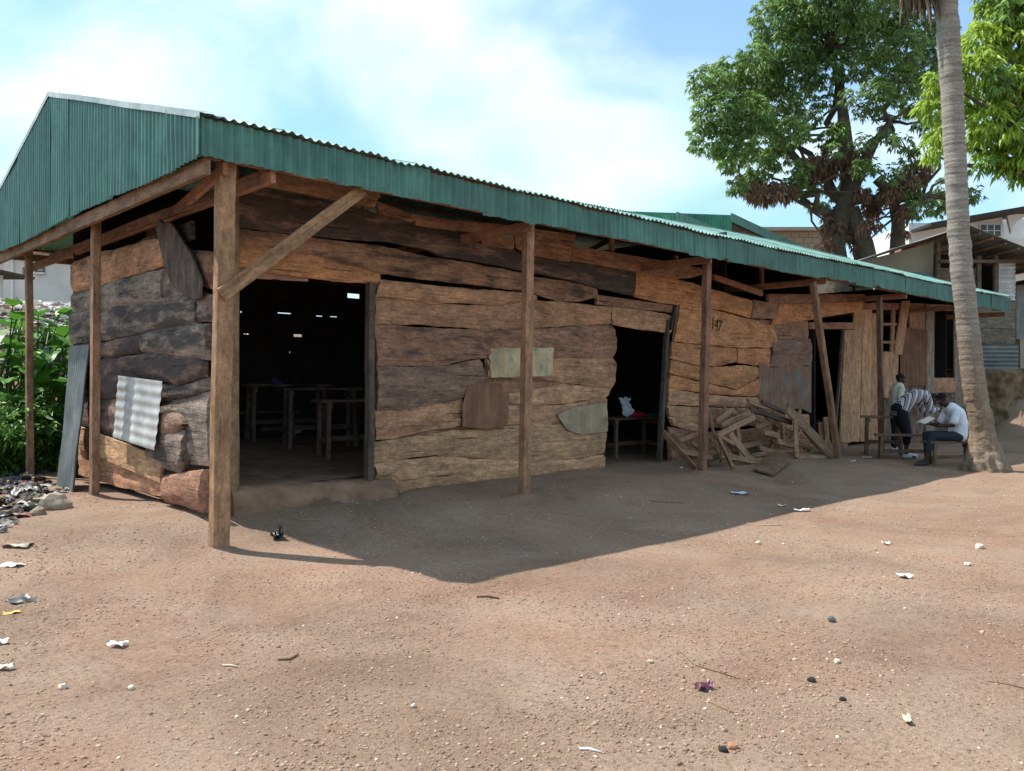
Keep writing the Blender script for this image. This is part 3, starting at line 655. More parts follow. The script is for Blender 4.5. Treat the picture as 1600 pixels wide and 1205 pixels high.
# ------------------------------------------------------------------ roof
XL, XR = -0.25, 22.45
def ridge_z(x): return 5.10+0.30*sst(x, 3, 19)
def eave_z(x): return 3.80-0.05*math.sin(max(0, min(1, x/14))*math.pi)+0.05*sst(x, 15, 22)+0.045*noise.noise(Vector((x*0.55, 3.3, 0)))*sst(x, 2, 8)+0.012*noise.noise(Vector((x*2.1, 7.3, 0)))
YE, YR, YB = -0.27, 4.3, 8.85
roof = beam('roof', bld, (XL+0.1, YR, 5.0), (XR-0.1, YR, 5.36), 0.10, 0.12, BRN)
ns = 30; wS = (XR-XL)/ns
for i in range(ns):
    x0 = XL+wS*i; x1 = x0+wS+0.05; dz = 0.006*(i % 2)+rnd.uniform(0, 0.006); ov = rnd.uniform(-0.015, 0.02)
    for side in (0, 1):
        ye, yr = (YE-ov, YR+0.05) if side == 0 else (YB, YR-0.05)
        v = []; f = []; n = int(wS/0.095*6); rows = 6
        cx = (x0+x1)/2; cy = (ye+yr)/2; tz = rnd.uniform(0, 0.014)
        for s in (0, 1):
            for k in range(n+1):
                x = x0+(x1-x0)*k/n
                for j in range(rows+1):
                    w = j/rows; y = ye+(yr-ye)*w
                    ez = eave_z(x)+0.012; z = ez+(ridge_z(x)+0.06-ez)*w
                    z += 0.010*1.4*math.sin(2*math.pi*x/0.0946)+dz-0.0016*s+0.012*noise.noise(Vector((x*0.8, y*0.8, side)))
                    if j == 0 and side == 0: z += tz*noise.noise(Vector((x*3, 0, 5)))*2
                    v.append((x-cx, y-cy, z-4.4))
        q = rows+1; N = (n+1)*q
        for k in range(n):
            for j in range(rows):
                a = k*q+j; qd = (a, a+q, a+q+1, a+1); 
                f.append(qd); f.append(tuple(N+t for t in reversed(qd)))
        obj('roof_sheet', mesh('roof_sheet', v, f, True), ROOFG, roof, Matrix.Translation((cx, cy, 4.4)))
# fascia sheets: short upright corrugated strips along the eave
for i in range(28):
    w = (XR-XL)/28; x0 = XL+w*i; xm = x0+w/2
    zt = eave_z(xm)-0.004; zb = 3.455-0.03*math.sin(max(0, min(1, xm/14))*math.pi)+0.03*sst(xm, 15, 22)+rnd.uniform(-0.02, 0.02)
    tear = 0.10 if i in (10, 17) else 0.0
    M = frame(Vector((x0, -0.215-0.005*(i % 2), zb)), Vector((1, 0, 0)), Vector((0, 0, 1)), Vector((0, -1, 0)))
    corr('fascia_sheet', roof, M, 0, w+0.05, (lambda x, t=tear: 0.006*math.sin(x*17+i)+t*max(0, math.sin(x*8))**6*0.4), zt-zb, GREEN, wob=0.026, rows=4, phase=-x0)
# gable sheets
def rake(y): return 3.79+(5.13-3.79)*(y-YE)/(YR-YE) if y <= YR else 3.79+(5.13-3.79)*(YB-y)/(YB-YR)
ng = 12; wg = (YB-YE)/ng
for i in range(ng):
    y1 = YB-wg*i
    M = frame(Vector((XL-0.012-0.004*(i % 2), y1, 3.46)), Vector((0, -1, 0)), Vector((0, 0, 1)), Vector((-1, 0, 0)))
    corr('gable_sheet', roof, M, 0, wg+(0.04 if i < ng-1 else 0.0), (lambda x: 0.02*math.sin(x*2+i)+rnd.uniform(-0.004, 0.004)), (lambda x, y1=y1: rake(y1-x)-3.46+0.02), GREEN, wob=0.02, rows=3)
# rake strips, pale tone paints sunlight on the overhanging roof edge; corner strip
def capping(name, pts, w, h, mat):
    v = []; f = []
    for p in pts:
        p = Vector(p)
        for (dx, dz) in ((-0.035, -h), (-0.035, 0.012), (w, 0.03)): v.append(p+Vector((dx, 0, dz+0.006*noise.noise(p*2))))
    for i in range(len(pts)-1):
        for k in range(2): a = i*3+k; f.append((a, a+3, a+4, a+1))
    N = len(v); v += [p+Vector((0.002, 0, -0.002)) for p in v]; f += [tuple(N+k for k in reversed(q)) for q in f]
    return obj(name, mesh(name, v, f), mat, roof)
CAPM = mk_sheet('sunlit_rake_sheet', (0.30, 0.38, 0.37), (0.42, 0.50, 0.49), rustamt=0.75, rough=0.5)
capping('rake_capping', [(XL, YE+(YR-YE)*k/20, rake(YE+(YR-YE)*k/20)+0.03) for k in range(21)], 0.16, 0.05, CAPM)
capping('rake_capping', [(XL, YR+(YB-YR)*k/20, rake(YR+(YB-YR)*k/20)+0.03) for k in range(21)], 0.16, 0.05, CAPM)
box('corner_flashing', roof, (XL-0.012, -0.225, 3.63), (0.05, 0.05, 0.33), GREEN)
# timbers under the roof
def rz(y, x=0): return rake(y)-0.05
for x in (-0.1, 0.46, 3.87, 7.74, 11.6, 15.4, 19.2, 22.3):
    dzr = (ridge_z(x)-5.12)
    beam('rafter', roof, (x, -0.12, 3.70), (x, YR, 4.93+dzr), 0.05, 0.11, BRN)
    beam('rafter', roof, (x, YR, 4.93+dzr), (x, YB-0.1, 3.70), 0.05, 0.11, BRN)
    if x > 0: beam('tie_beam', roof, (x, -0.15, 3.42), (x, YB-0.15, 3.42), 0.05, 0.12, BRN)
beam('tie_beam', roof, (-0.17, -0.16, 3.40), (-0.17, YB-0.1, 3.42), 0.06, 0.15, (0.23, 0.14, 0.085))
beam('tie_beam', roof, (0.02, -0.1, 3.43), (0.9, 4.2, 3.5), 0.05, 0.11, BRN)
beam('tie_beam', roof, (0.42, 0.1, 3.44), (0.42, 6.9, 3.44), 0.05, 0.11, GRB)
for k in range(6):
    for y in (-0.1+k*0.86, YB-0.1-k*0.86):
        zz = lambda x: eave_z(x)+(ridge_z(x)-eave_z(x))*(k*0.86+0.15)/4.57-0.035
        for xa, xb in ((-0.22, 7.7), (7.7, 15.4), (15.4, 22.4)):
            beam('purlin', roof, (xa, y, zz(xa)), (xb, y, zz(xb)), 0.05, 0.05, BRN)
beam('eave_beam', roof, (-0.15, -0.03, 3.56), (11.5, -0.03, 3.52), 0.05, 0.12, BRN)
beam('eave_beam', roof, (11.5, -0.03, 3.52), (22.3, -0.03, 3.58), 0.05, 0.12, BRN)
beam('eave_beam', roof, (0.0, 8.7, 3.66), (22.3, 8.7, 3.66), 0.05, 0.12, BRN)
# number painted on a plank beside the second doorway
fc = bpy.data.curves.new('painted_number', 'FONT'); fc.body = '147'; fc.size = 0.30; fc.extrude = 0.0; fc.space_character = 0.8
q = on_y(1110, 513, 1.160)
ft = bpy.data.objects.new('tmp', fc); COL.objects.link(ft)
dg = bpy.context.evaluated_depsgraph_get(); me = bpy.data.meshes.new_from_object(ft.evaluated_get(dg)); bpy.data.objects.remove(ft)
me.name = 'painted_number'; me.materials.clear()
obj('painted_number', me, mk_plain('faded_black_paint', (0.075, 0.045, 0.03), 0.9, 0.5, 20, 0), bld, frame(q, Vector((0.97, 0, -0.13)).normalized(), Vector((0.13, 0, 0.97)).normalized(), Vector((0, -1, 0))))
# ------------------------------------------------------------------ background buildings
def boxc(name, parent, X0, X1, Y0, Y1, z0, z1, mat, col=None, rot=0.0):
    """box in view-aligned metres (X right, Y away)"""
    c = cw((X0+X1)/2, (Y0+Y1)/2, (z0+z1)/2)
    return box(name, parent, c, (abs(X1-X0), abs(Y1-Y0), z1-z0), mat, YAW+rot, col)
def sc_(Y): return F/Y
def Xp(px, Y): return (px-800)/F*Y
def Zp(py, Y): return 1.5+(600-py)/F*Y

# house behind the refuse bank, far left
YH = 27.0
hs = thing('rendered_house', cw(Xp(60, YH), YH, 3.4), 'grey rendered house with faded red roof behind the refuse bank', 'house')
boxc('wall', hs, Xp(6, YH), Xp(150, YH), YH, YH+6, 2.5, Zp(392, YH), HOUSEW)
boxc('wall', hs, Xp(-120, YH), Xp(6, YH)-0.03, YH+1.0, YH+6, 2.5, Zp(388, YH), HOUSEW)
for (a, b, c, d) in ((56, 70, 408, 426), (115, 128, 417, 439)):
    w = boxc('window', hs, Xp(a, YH), Xp(b, YH), YH-0.05, YH+0.02, Zp(d, YH), Zp(c, YH), GLASS)
    boxc('sill', w, Xp(a-2, YH), Xp(b+2, YH), YH-0.12, YH-0.055, Zp(d+3, YH), Zp(d, YH)-0.005, HOUSEW)
    boxc('lintel', w, Xp(a-1, YH), Xp(b+1, YH), YH-0.09, YH-0.055, Zp(c, YH)+0.005, Zp(c-2, YH), HOUSEW)
    for k in range(1, 5):
        z = Zp(d, YH)+(Zp(c, YH)-Zp(d, YH))*k/5
        boxc('louvre', w, Xp(a, YH)+0.02, Xp(b, YH)-0.02, YH-0.075, YH-0.052, z-0.012, z+0.012, HOUSEW)
boxc('drainpipe', hs, Xp(20, YH), Xp(22, YH), YH-0.08, YH-0.01, 3.0, Zp(395, YH), WHITEW)
rf = boxc('roof', hs, Xp(4, YH)-0.2, Xp(150, YH), YH-0.35, YH-0.28, Zp(398, YH), Zp(390, YH), REDROOF)
rc = cw(Xp(70, YH), YH-0.45, Zp(388.5, YH))
M = frame(rc, RX, Vector((FY.x, FY.y, 0.22)).normalized(), Vector((0, 0, 1)))
for k in range(5):
    Mk = M.copy(); Mk.translation = rc+RX*((k-2.6)*0.85-0.1)+Vector((0, 0, -0.02*(k-2.5)))
    corr('roof_sheet', rf, Mk, 0, 0.9, 0, 5.5, REDROOF, pitch=0.18, amp=0.03, wob=0.03)
sh = thing('lean_to_shelter', cw(Xp(-4, 23), 23, 2.6), 'dark little shelter roof poking in at the left frame edge', 'shelter')
boxc('roof', sh, Xp(-60, 23), Xp(22, 23), 22.4, 24, Zp(430, 23), Zp(426, 23), DARKM)
boxc('wall', sh, Xp(-60, 23), Xp(5, 23), 22.9, 23.0, 1.5, Zp(430, 23)-0.01, HOUSEW)

# two huts clad in green sheet behind the long roof
def hut(px, py, Y, left, L_, px2, py2, label):
    ap = on_d(px, py, Y); d1 = (-RX*0.98-FY*0.17).normalized(); d2 = (RX*0.75+FY*0.66).normalized(); d3 = (-RX*0.66+FY*0.75).normalized()
    e = ap+d2*L_; e.z = Zp(py2, (e-CAMP).dot(FY)); t = thing('green_clad_hut', (ap.x, ap.y, 3.6), label, 'hut', 'green-clad huts behind the long roof')
    lo = lambda p, z: Vector((p.x, p.y, z))
    def pan(name, P, mat, par, col=(0.10, 0.06, 0.045, 0.2), th=0.04):
        c = sum(P, Vector())/len(P); n = len(P); nn = (P[1]-P[0]).cross(P[2]-P[0]).normalized()*th
        v = [p-c for p in P]+[p-c-nn for p in P]
        return obj(name, mesh(name, v, [tuple(range(n)), tuple(reversed(range(n, 2*n)))]+[(i, n+i, n+(i+1) % n, (i+1) % n) for i in range(n)]), mat, par, Matrix.Translation(c), col)
    pan('side_wall', [lo(ap, 2.6), lo(e, 2.6), e-Vector((0, 0, 0.05)), ap-Vector((0, 0, 0.05))], WOOD, t)
    lf = ap+d1*left
    pan('back_wall', [lo(lf, 2.6), lo(ap, 2.6), ap-Vector((0, 0, 0.05)), lf-Vector((0, 0, 0.05))], WOOD, t)
    rf = pan('roof', [ap+Vector((0, 0, 0.02)), e+Vector((0, 0, 0.02)), e+d1*left+Vector((0, 0, 0.02)), lf+Vector((0, 0, 0.02))], GREEN2, t)
    k = 0.0; nn = d1.cross(Vector((0, 0, 1))); nn = nn if nn.dot(FY) < 0 else -nn
    while k < left-0.1:
        corr('cladding_sheet', rf, frame(ap+d1*(k+0.86)+nn*(0.05+0.004*(int(k) % 2))-Vector((0, 0, 1.5)), -d1, Vector((0, 0, 1)), nn), 0, 0.88, 0, 1.5, GREEN2, pitch=0.12, amp=0.022, wob=0.01); k += 0.86
    beam('barge_board', rf, ap+nn*0.06-Vector((0, 0, 0.08)), e+nn*0.06-Vector((0, 0, 0.08)), 0.06, 0.34, (0.02, 0.05, 0.045), mat=GREEN)
hut(1056, 336, 27, 4.4, 2.75, 1130, 367, 'green-clad hut roof, left and lower of the two behind the long roof')
hut(1141, 337, 31, 4.2, 5.6, 1260, 393, 'green-clad hut roof with brown side, right one behind the long roof')

# pale block building by the mango trunk
YB2 = 42
pb = thing('block_building', cw(Xp(1230, YB2), YB2, 4.0), 'beige flat-roofed block building behind the mango trunk', 'building')
boxc('wall', pb, Xp(1180, YB2), Xp(1300, YB2), YB2, YB2+5, 3.0, Zp(362, YB2), BEIGE)
boxc('roof', pb, Xp(1172, YB2), Xp(1306, YB2), YB2-0.4, YB2+5, Zp(361.5, YB2), Zp(357, YB2), CONC)
for k in range(4):
    z = Zp(362, YB2)-0.3*(k+1)
    for j in range(9):
        xa = Xp(1182, YB2)+0.44*j+(0.2 if k % 2 else 0)
        boxc('block', pb, xa, xa+0.41, YB2-0.03, YB2+0.02, z, z+0.27, BEIGE)

# white building far right
YW = 48
wb = thing('white_building', cw(Xp(1540, YW), YW, 5.0), 'white two-storey building with arched balcony at the far right', 'building')
boxc('wall', wb, Xp(1420, YW), Xp(1568, YW), YW, YW+8, 3.0, Zp(362, YW)+0.5, WHITEW)
boxc('wall', wb, Xp(1569, YW), Xp(1700, YW), YW+2.2, YW+8, 3.0, Zp(330, YW), WHITEW)
boxc('balcony', wb, Xp(1568, YW)+0.01, Xp(1700, YW), YW-0.3, YW+2.19, Zp(398, YW), Zp(374, YW), WHITEW)
def arch_panel(name, par, xa, xb, Y, z0, z1, zs):
    """flat wall panel with an arched hole"""
    n = 14; pts = []; r = (xb-xa)/2*0.82; xm = (xa+xb)/2
    v = []; f = []
    for i in range(n+1):
        th = math.pi*i/n; x = xm-r*math.cos(th); z = zs+r*0.8*math.sin(th)
        for y in (Y, Y+0.2): v += [cw(x, y, z), cw(xa+(xb-xa)*i/n, y, z1)]
    for i in range(n):
        a = 4*i; f += [(a, a+4, a+5, a+1), (a+2, a+3, a+7, a+6), (a, a+2, a+6, a+4)]
    c = cw(xm, Y, z0); return obj(name, mesh(name, [p-c for p in v], f), WHITEW, par, Matrix.Translation(c))
arch_panel('balcony_arch', wb, Xp(1568, YW)+0.02, Xp(1650, YW), YW-0.28, Zp(374, YW), Zp(336, YW), Zp(366, YW))
wn = boxc('window', wb, Xp(1530, YW), Xp(1563, YW), YW-0.06, YW+0.02, Zp(369, YW), Zp(352, YW), GLASS)
for k in range(4): boxc('glazing_bar', wn, Xp(1530+k*11, YW)-0.03, Xp(1530+k*11, YW)+0.03, YW-0.10, YW-0.065, Zp(369, YW), Zp(352, YW), WHITEW)
boxc('glazing_bar', wn, Xp(1530, YW), Xp(1563, YW), YW-0.105, YW-0.07, Zp(361, YW)-0.02, Zp(361, YW)+0.02, WHITEW)
a = cw(Xp(1424, YW), YW-0.3, Zp(362, YW)); b = cw(Xp(1640, YW), YW-0.3, Zp(324, YW))
beam('roof_slab', wb, a, b, 4.0, 0.16, (0.09, 0.09, 0.10), up=Vector((0, 0, 1)), mat=DARKM)
P = [cw(Xp(1424, YW), YW+0.1, Zp(366, YW)), cw(Xp(1568, YW), YW+0.1, Zp(366, YW)), cw(Xp(1568, YW), YW+0.1, Zp(338, YW)), cw(Xp(1424, YW), YW+0.1, Zp(363, YW))]
obj('upper_wall', mesh('upper_wall', P+[p+FY*0.3 for p in P], [(0, 1, 2, 3), (7, 6, 5, 4), (0, 4, 5, 1), (2, 6, 7, 3)]), WHITEW, wb)

# plank and tin shed above the earth bank, right
YS = 26.0
sd2 = thing('tin_and_plank_shed', cw(Xp(1540, YS), YS, 1.8), 'old plank and tin shed on the earth bank beyond the palm', 'shed')
def spl(px0, px1, py0, py1, col, dark=0.1, dy=0.0, dp=0):
    c0 = cw(Xp(px0, YS), YS+dy, Zp(py1, YS)); w_ = Xp(px1, YS)-Xp(px0, YS); h_ = Zp(py0, YS)-Zp(py1, YS)
    return box('wall_board', sd2, None, (w_, 0.04, h_-0.012), SAWN, col=vary(col, 0.12)+(dark,), M=Matrix.Translation(cw((Xp(px0, YS)+Xp(px1, YS))/2, YS+dy+rnd.uniform(-0.02, 0.0), (Zp(py0, YS)+Zp(py1, YS))/2)) @ Matrix.Rotation(YAW, 4, 'Z') @ Matrix.Rotation(R(dp), 4, 'Y'))
GB = (0.20, 0.175, 0.14)
for (y0, y1) in ((470, 490), (490, 513), (513, 538)): spl(1500, 1586, y0, y1, GB, 0.12, dp=2.0)
spl(1500, 1588, 576, 586, GB, 0.2)
for (y0, y1) in ((452, 470), (434, 452), (418, 434)): spl(1470, 1530, y0, y1, (0.17, 0.12, 0.09), 0.25, dy=0.1)
M = frame(cw(Xp(1588, YS), YS-0.10, Zp(578, YS)), Vector((0, 0, 1)), -RX, -FY)
corr('tin_sheet', sd2, M, 0, Zp(538, YS)-Zp(578, YS), 0, Xp(1588, YS)-Xp(1505, YS), GALVD, pitch=0.13, amp=0.02, wob=0.02)
M = frame(cw(Xp(1588, YS), YS+0.05, Zp(470, YS)), Vector((0, 0, 1)), -RX, -FY)
corr('tin_sheet', sd2, M, 0, Zp(410, YS)-Zp(470, YS), 0, Xp(1588, YS)-Xp(1557, YS), GALV, pitch=0.13, amp=0.02, wob=0.02)
boxc('verandah_shade_panel', sd2, Xp(1470, YS), Xp(1586, YS), YS+1.6, YS+1.7, 1.7, Zp(385, YS), DARKM)  # near-black panel standing in for the shade of the open verandah
boxc('side_board', sd2, Xp(1586, YS)-0.02, Xp(1586, YS)+0.02, YS+0.1, YS+2.5, 1.7, Zp(405, YS), DARKM)
for px in (1466, 1530, 1557): boxc('shed_post', sd2, Xp(px, YS)-0.06, Xp(px, YS)+0.06, YS-0.02, YS+0.1, 1.6, Zp(378 if px < 1500 else 400, YS), SAWN, (0.16, 0.12, 0.09, 0.1))
boxc('beam', sd2, Xp(1466, YS), Xp(1600, YS), YS-0.15, YS-0.05, Zp(412, YS), Zp(407, YS), SAWN, (0.15, 0.11, 0.08, 0.1))
Pw = [cw(Xp(1345, YS), YS+0.3, Zp(430, YS)), cw(Xp(1466, YS), YS+0.3, Zp(430, YS)), cw(Xp(1466, YS), YS+0.3, Zp(377, YS)), cw(Xp(1345, YS), YS+0.3, Zp(408, YS))]
cc = sum(Pw, Vector())/4
obj('gable_panel', mesh('gable_panel', [p-cc for p in Pw]+[p-cc+FY*0.05 for p in Pw], [(0, 1, 2, 3), (7, 6, 5, 4), (0, 4, 5, 1), (2, 6, 7, 3), (1, 5, 6, 2), (3, 7, 4, 0)]), BEIGE, sd2, Matrix.Translation(cc))
apx, apy = 1492, 359
ra = beam('roof', sd2, cw(Xp(apx, YS), YS-0.6, Zp(apy+4, YS)), cw(Xp(apx, YS), YS+4, Zp(apy+4, YS)), 0.08, 0.08, BRN)
def slope(px, py, n):
    A_ = cw(Xp(apx, YS), YS-0.8, Zp(apy, YS)); B_ = cw(Xp(px, YS), YS-0.8, Zp(py, YS))
    for k in range(n):
        q0, q1 = A_+FY*(k*0.85), A_+FY*(k*0.85+0.9); r0, r1 = B_+FY*(k*0.85), B_+FY*(k*0.85+0.9)
        quad_sheet('roof_sheet', [r0+Vector((0, 0, 0.01*(k % 2))), r1, q1, q0], 30, 4, GALVD, 0.11, 0.014, True, ra)
slope(1340, 408, 5); slope(1640, 418, 5)
for k in range(8):
    s = k/7; p = cw(Xp(apx, YS), YS-0.7, Zp(apy, YS)-0.08).lerp(cw(Xp(1630, YS), YS-0.7, Zp(414, YS)-0.08), s)
    beam('rafter', ra, p, p+FY*3.5, 0.06, 0.07, BRN)
ns_ = thing('grey_tin_shack', cw(Xp(1615, 27.5), 27.5, 1.8), 'grey tin shack just showing at the right frame edge', 'shed')
boxc('wall', ns_, Xp(1591, 27.5), Xp(1700, 27.5), 27.6, 30, 1.5, Zp(445, 27.5), GALVD)
boxc('base_wall', ns_, Xp(1591, 27.5), Xp(1700, 27.5), 27.4, 27.59, 1.5, Zp(530, 27.5), BEIGE)
boxc('roof', ns_, Xp(1588, 27.5), Xp(1710, 27.5), 27.0, 30, Zp(445, 27.5)+0.01, Zp(440, 27.5), DARKM)
# teal roof sheets between the shed and the long roof
tr = thing('teal_lean_to', cw(Xp(1400, 27.5), 27.5, 2.5), 'pale teal corrugated lean-to roof left of the tin shed', 'shelter')
Yt = 25.3
for k in range(3):
    y0 = 408+k*9; 
    quad_sheet('roof_sheet', [cw(Xp(1330, Yt), Yt+0.02*k, Zp(y0+22, Yt)), cw(Xp(1462, Yt), Yt+0.02*k, Zp(y0+26, Yt)), cw(Xp(1462, Yt), Yt+1.2, Zp(y0+8, Yt)), cw(Xp(1330, Yt), Yt+1.2, Zp(y0-2, Yt))], 4, 40, TEAL, 0.12, 0.012, False, tr)
beam('post', tr, cw(Xp(1452, Yt), Yt+0.5, 1.0), cw(Xp(1452, Yt), Yt+0.5, Zp(428, Yt)), 0.08, 0.08, BRN)
beam('post', tr, cw(Xp(1345, Yt), Yt+0.5, 0.5), cw(Xp(1345, Yt), Yt+0.5, Zp(428, Yt)), 0.08, 0.08, BRN)
# earth bank / mud wall under the shed
def mudwall():
    v = []; f = []; nx, nz = 130, 34
    for i in range(nx+1):
        X = Xp(1500, 24.3)+(Xp(1760, 24.3)-Xp(1500, 24.3))*i/nx
        for j in range(nz+1):
            w = j/nz; z = -0.3+2.25*w
            k = noise.noise(Vector((X*0.9, z*1.1, 2)))*0.30+noise.noise(Vector((X*3, z*3, 5)))*0.2+noise.noise(Vector((X*9, z*9, 5)))*0.1
            v.append(cw(X, 24.2+0.35*w+k, z+0.1*noise.noise(Vector((X, 1, 1)))))
        v.append(cw(X, 26.5, 1.95)); 
    q = nz+2
    for i in range(nx):
        for j in range(q-1): a = i*q+j; f.append((a, a+q, a+q+1, a+1))
    return obj('earth_bank', mesh('earth_bank', v, f, True), MUD)
tag(mudwall(), 'rough brown earth bank with mossy face behind the palm', 'earth bank')

# ------------------------------------------------------------------ trees
def leaf_mesh(name, C, D, Ln, Wd, droop=0.25):
    """folded lanceolate leaves; C base points, D directions, per-leaf length and width"""
    n = len(C); D = D/np.linalg.norm(D, axis=1, keepdims=True)
    up = np.tile(np.array([[0, 0, 1.0]]), (n, 1))+np.random.default_rng(5).normal(0, 0.45, (n, 3))
    S = np.cross(D, up); S /= np.linalg.norm(S, axis=1, keepdims=True)+1e-9; N = np.cross(S, D)
    Ln = Ln[:, None]; Wd = Wd[:, None]
    mid = C+D*Ln*0.45+N*Ln*0.06
    V = np.empty((n, 4, 3)); V[:, 0] = C; V[:, 1] = mid+S*Wd*0.5; V[:, 2] = C+D*Ln-np.array([0, 0, 1])*Ln*droop; V[:, 3] = mid-S*Wd*0.5
    base = (np.arange(n)*4)[:, None]
    Fc = np.concatenate([base+np.array([[0, 1, 2]]), base+np.array([[0, 2, 3]])], 0)
    return mesh(name, V.reshape(-1, 3), Fc)
def crown(clumps, rng, whorls, per, L0, L1, wr=0.24, dn=0.55, dens=1.0):
    Cs = []; Ds = []
    for (c, r) in clumps:
        nw = max(8, int(whorls*dens*(r/1.2)**2))
        u = rng.normal(0, 1, (nw, 3)); u /= np.linalg.norm(u, axis=1, keepdims=True)
        rad = r*(0.45+0.6*rng.random((nw, 1))**0.6)
        P = np.array(c)+u*rad*np.array([1, 1, 0.8])
        for p, d in zip(P, u):
            ph = rng.random(per)*2*np.pi; side = np.stack([np.cos(ph), np.sin(ph), np.zeros(per)], 1)
            dd = side*0.9+d*0.55+np.array([0, 0, -dn])+rng.normal(0, 0.18, (per, 3))
            Cs.append(np.tile(p, (per, 1))+rng.normal(0, 0.03, (per, 3))); Ds.append(dd)
    C = np.concatenate(Cs); D = np.concatenate(Ds); n = len(C); Ln = L0+(L1-L0)*rng.random(n)
    return C, D, Ln, Ln*wr
def pts_between(a, b, n, wob, sd_):
    a = Vector(a); b = Vector(b)
    return [a.lerp(b, i/n)+Vector((noise.noise(Vector((i*0.7, sd_, 1))), noise.noise(Vector((i*0.7, sd_, 5))), 0.6*noise.noise(Vector((i*0.7, sd_, 9)))))*wob*math.sin(math.pi*i/n) for i in range(n+1)]

# --- big mango behind the building
YM = 36.0; rng = np.random.default_rng(11)
mg = thing('mango_tree', cw(Xp(1325, YM), YM, 3.8), 'big old mango tree with brown fern clumps behind the building', 'tree')
raw = [(1110,130,33),(1140,118,33),(1175,128,38),(1118,175,38),(1165,180,40),(1208,170,42),(1108,215,30),(1148,228,33),(1195,225,33),(1140,252,20),(1188,262,22),
 (1215,28,40),(1255,10,45),(1300,0,45),(1345,10,45),(1390,20,42),(1430,40,38),(1220,75,42),(1265,65,45),(1310,60,45),(1360,65,45),(1405,75,40),(1240,120,40),(1287,110,36),(1330,100,30),(1375,112,28),(1408,128,32),(1442,105,33),
 (1230,-40,45),(1290,-60,50),(1350,-55,50),(1410,-40,45),(1290,-110,45),(1350,-110,45),(1250,165,26),(1235,205,28),(1215,245,22),(1372,165,20),(1430,160,26),(1452,195,24),(1408,218,18),(1308,205,16),(1358,262,18),(1292,160,16),
 (1488,295,26),(1465,318,22),(1512,302,22),(1440,325,18),(1152,292,16),(1278,312,20),(1470,130,30),(1460,60,34),(1180,90,26),(1328,150,14),(1200,120,36),(1385,190,14),(1262,185,18),(1290,218,15),(1345,222,15),(1378,216,15),(1372,140,22),(1345,172,15),(1420,245,18),(1250,264,18),(1330,288,16),(1240,290,18),(1395,270,16),(1280,285,16),(1482,90,26),(1474,205,22),(1500,262,18),(1425,300,18),(1350,262,16),(1305,232,14)]
cl = []
for (px, py, r) in raw:
    Yd = YM+rng.uniform(-2.6, 2.6); p = on_d(px, py, Yd); cl.append(((p.x, p.y, p.z), r/sc_(Yd)*1.05))
C, D, Ln, Wd = crown(cl, rng, 165, 8, 0.15, 0.29, 0.32)
obj('crown', leaf_mesh('crown', C, D, Ln, Wd), LEAF_DARK, mg)
k = np.array([(px < 1240 or py < 40 or rng.random() < 0.3) for px, py, r in raw])  # lighter leaves on left and top clumps paint the sunlit side of the crown
C, D, Ln, Wd = crown([c for c, f in zip(cl, k) if f], rng, 95, 8, 0.15, 0.28, 0.32)
obj('sunlit_side_leaves', leaf_mesh('sunlit_side_leaves', C, D, Ln, Wd), LEAF_MID, mg)
br = [(1168,285,20),(1198,300,22),(1226,297,20),(1180,298,16),(1266,262,22),(1290,250,20),(1315,258,22),(1340,246,18),(1312,195,14),(1432,268,22),(1412,285,20),(1392,300,18),(1362,322,14),(1300,335,16),(1368,348,9),(1366,330,12),(1418,330,14),(1405,365,12),(1345,300,12),(1298,352,16),(1325,365,16),(1352,352,12),(1292,380,12),(1345,385,12)]
bl = []
for (px, py, r) in br:
    Yd = YM+rng.uniform(-1.6, 0.6); p = on_d(px, py, Yd); bl.append(((p.x, p.y, p.z), r/sc_(Yd)))
C, D, Ln, Wd = crown(bl, rng, 120, 6, 0.14, 0.34, 0.30, dn=1.1, dens=3.2)
obj('dead_fern_clumps', leaf_mesh('dead_fern_clumps', C, D, Ln, Wd, 0.4), LEAF_BROWN, mg)
tp = []
def trunk_pts(L_, Y=YM): return [on_d(px, py, Y) for px, py, r in L_], [r/sc_(Y) for px, py, r in L_]
P_, Rr = trunk_pts([(1322,520,30),(1318,470,24),(1308,420,19),(1302,385,17),(1308,350,16),(1320,320,13),(1330,285,15),(1322,240,11),(1318,190,8),(1312,130,6)]); tp.append(tube(P_, Rr, 14, rough=0.25))
P_, Rr = trunk_pts([(1330,470,26),(1352,410,18),(1350,380,15),(1338,350,13),(1330,325,12)]); tp.append(tube(P_, Rr, 12, rough=0.3, seed=3))
P_, Rr = trunk_pts([(1400,440,11),(1402,390,11),(1404,350,10),(1398,320,9),(1385,295,8),(1370,280,8)]); tp.append(tube(P_, Rr, 10, rough=0.3, seed=5))
hubs = {'l': (1240,215), 'l2': (1180,180), 'u': (1300,90), 'r': (1390,190), 'r2': (1420,110), 'b': (1235,300), 'br': (1440,310)}
fork = on_d(1328, 300, YM)
for i, (nm, (hx, hy)) in enumerate(hubs.items()):
    h = on_d(hx, hy, YM+rng.uniform(-1, 1)); st_ = on_d(1320, 318, YM) if nm not in ('b',) else on_d(1308, 345, YM)
    pp = pts_between(st_, h, 7, 0.9, i*3.3); tp.append(tube(pp, [0.24-0.14*k_/7 for k_ in range(8)], 8, rough=0.2, seed=i))
    hubs[nm] = h
HB = list(hubs.values())
for i, (c, r) in enumerate(cl+bl):
    c = Vector(c); h = min(HB, key=lambda q: (q-c).length)
    pp = pts_between(h, c, 5, 0.5, i*1.7); tp.append(tube(pp, [0.085-0.06*k_/5 for k_ in range(6)], 5))
v, f = merge(tp); obj('trunk', mesh('trunk', v, f, True), BARK, mg)

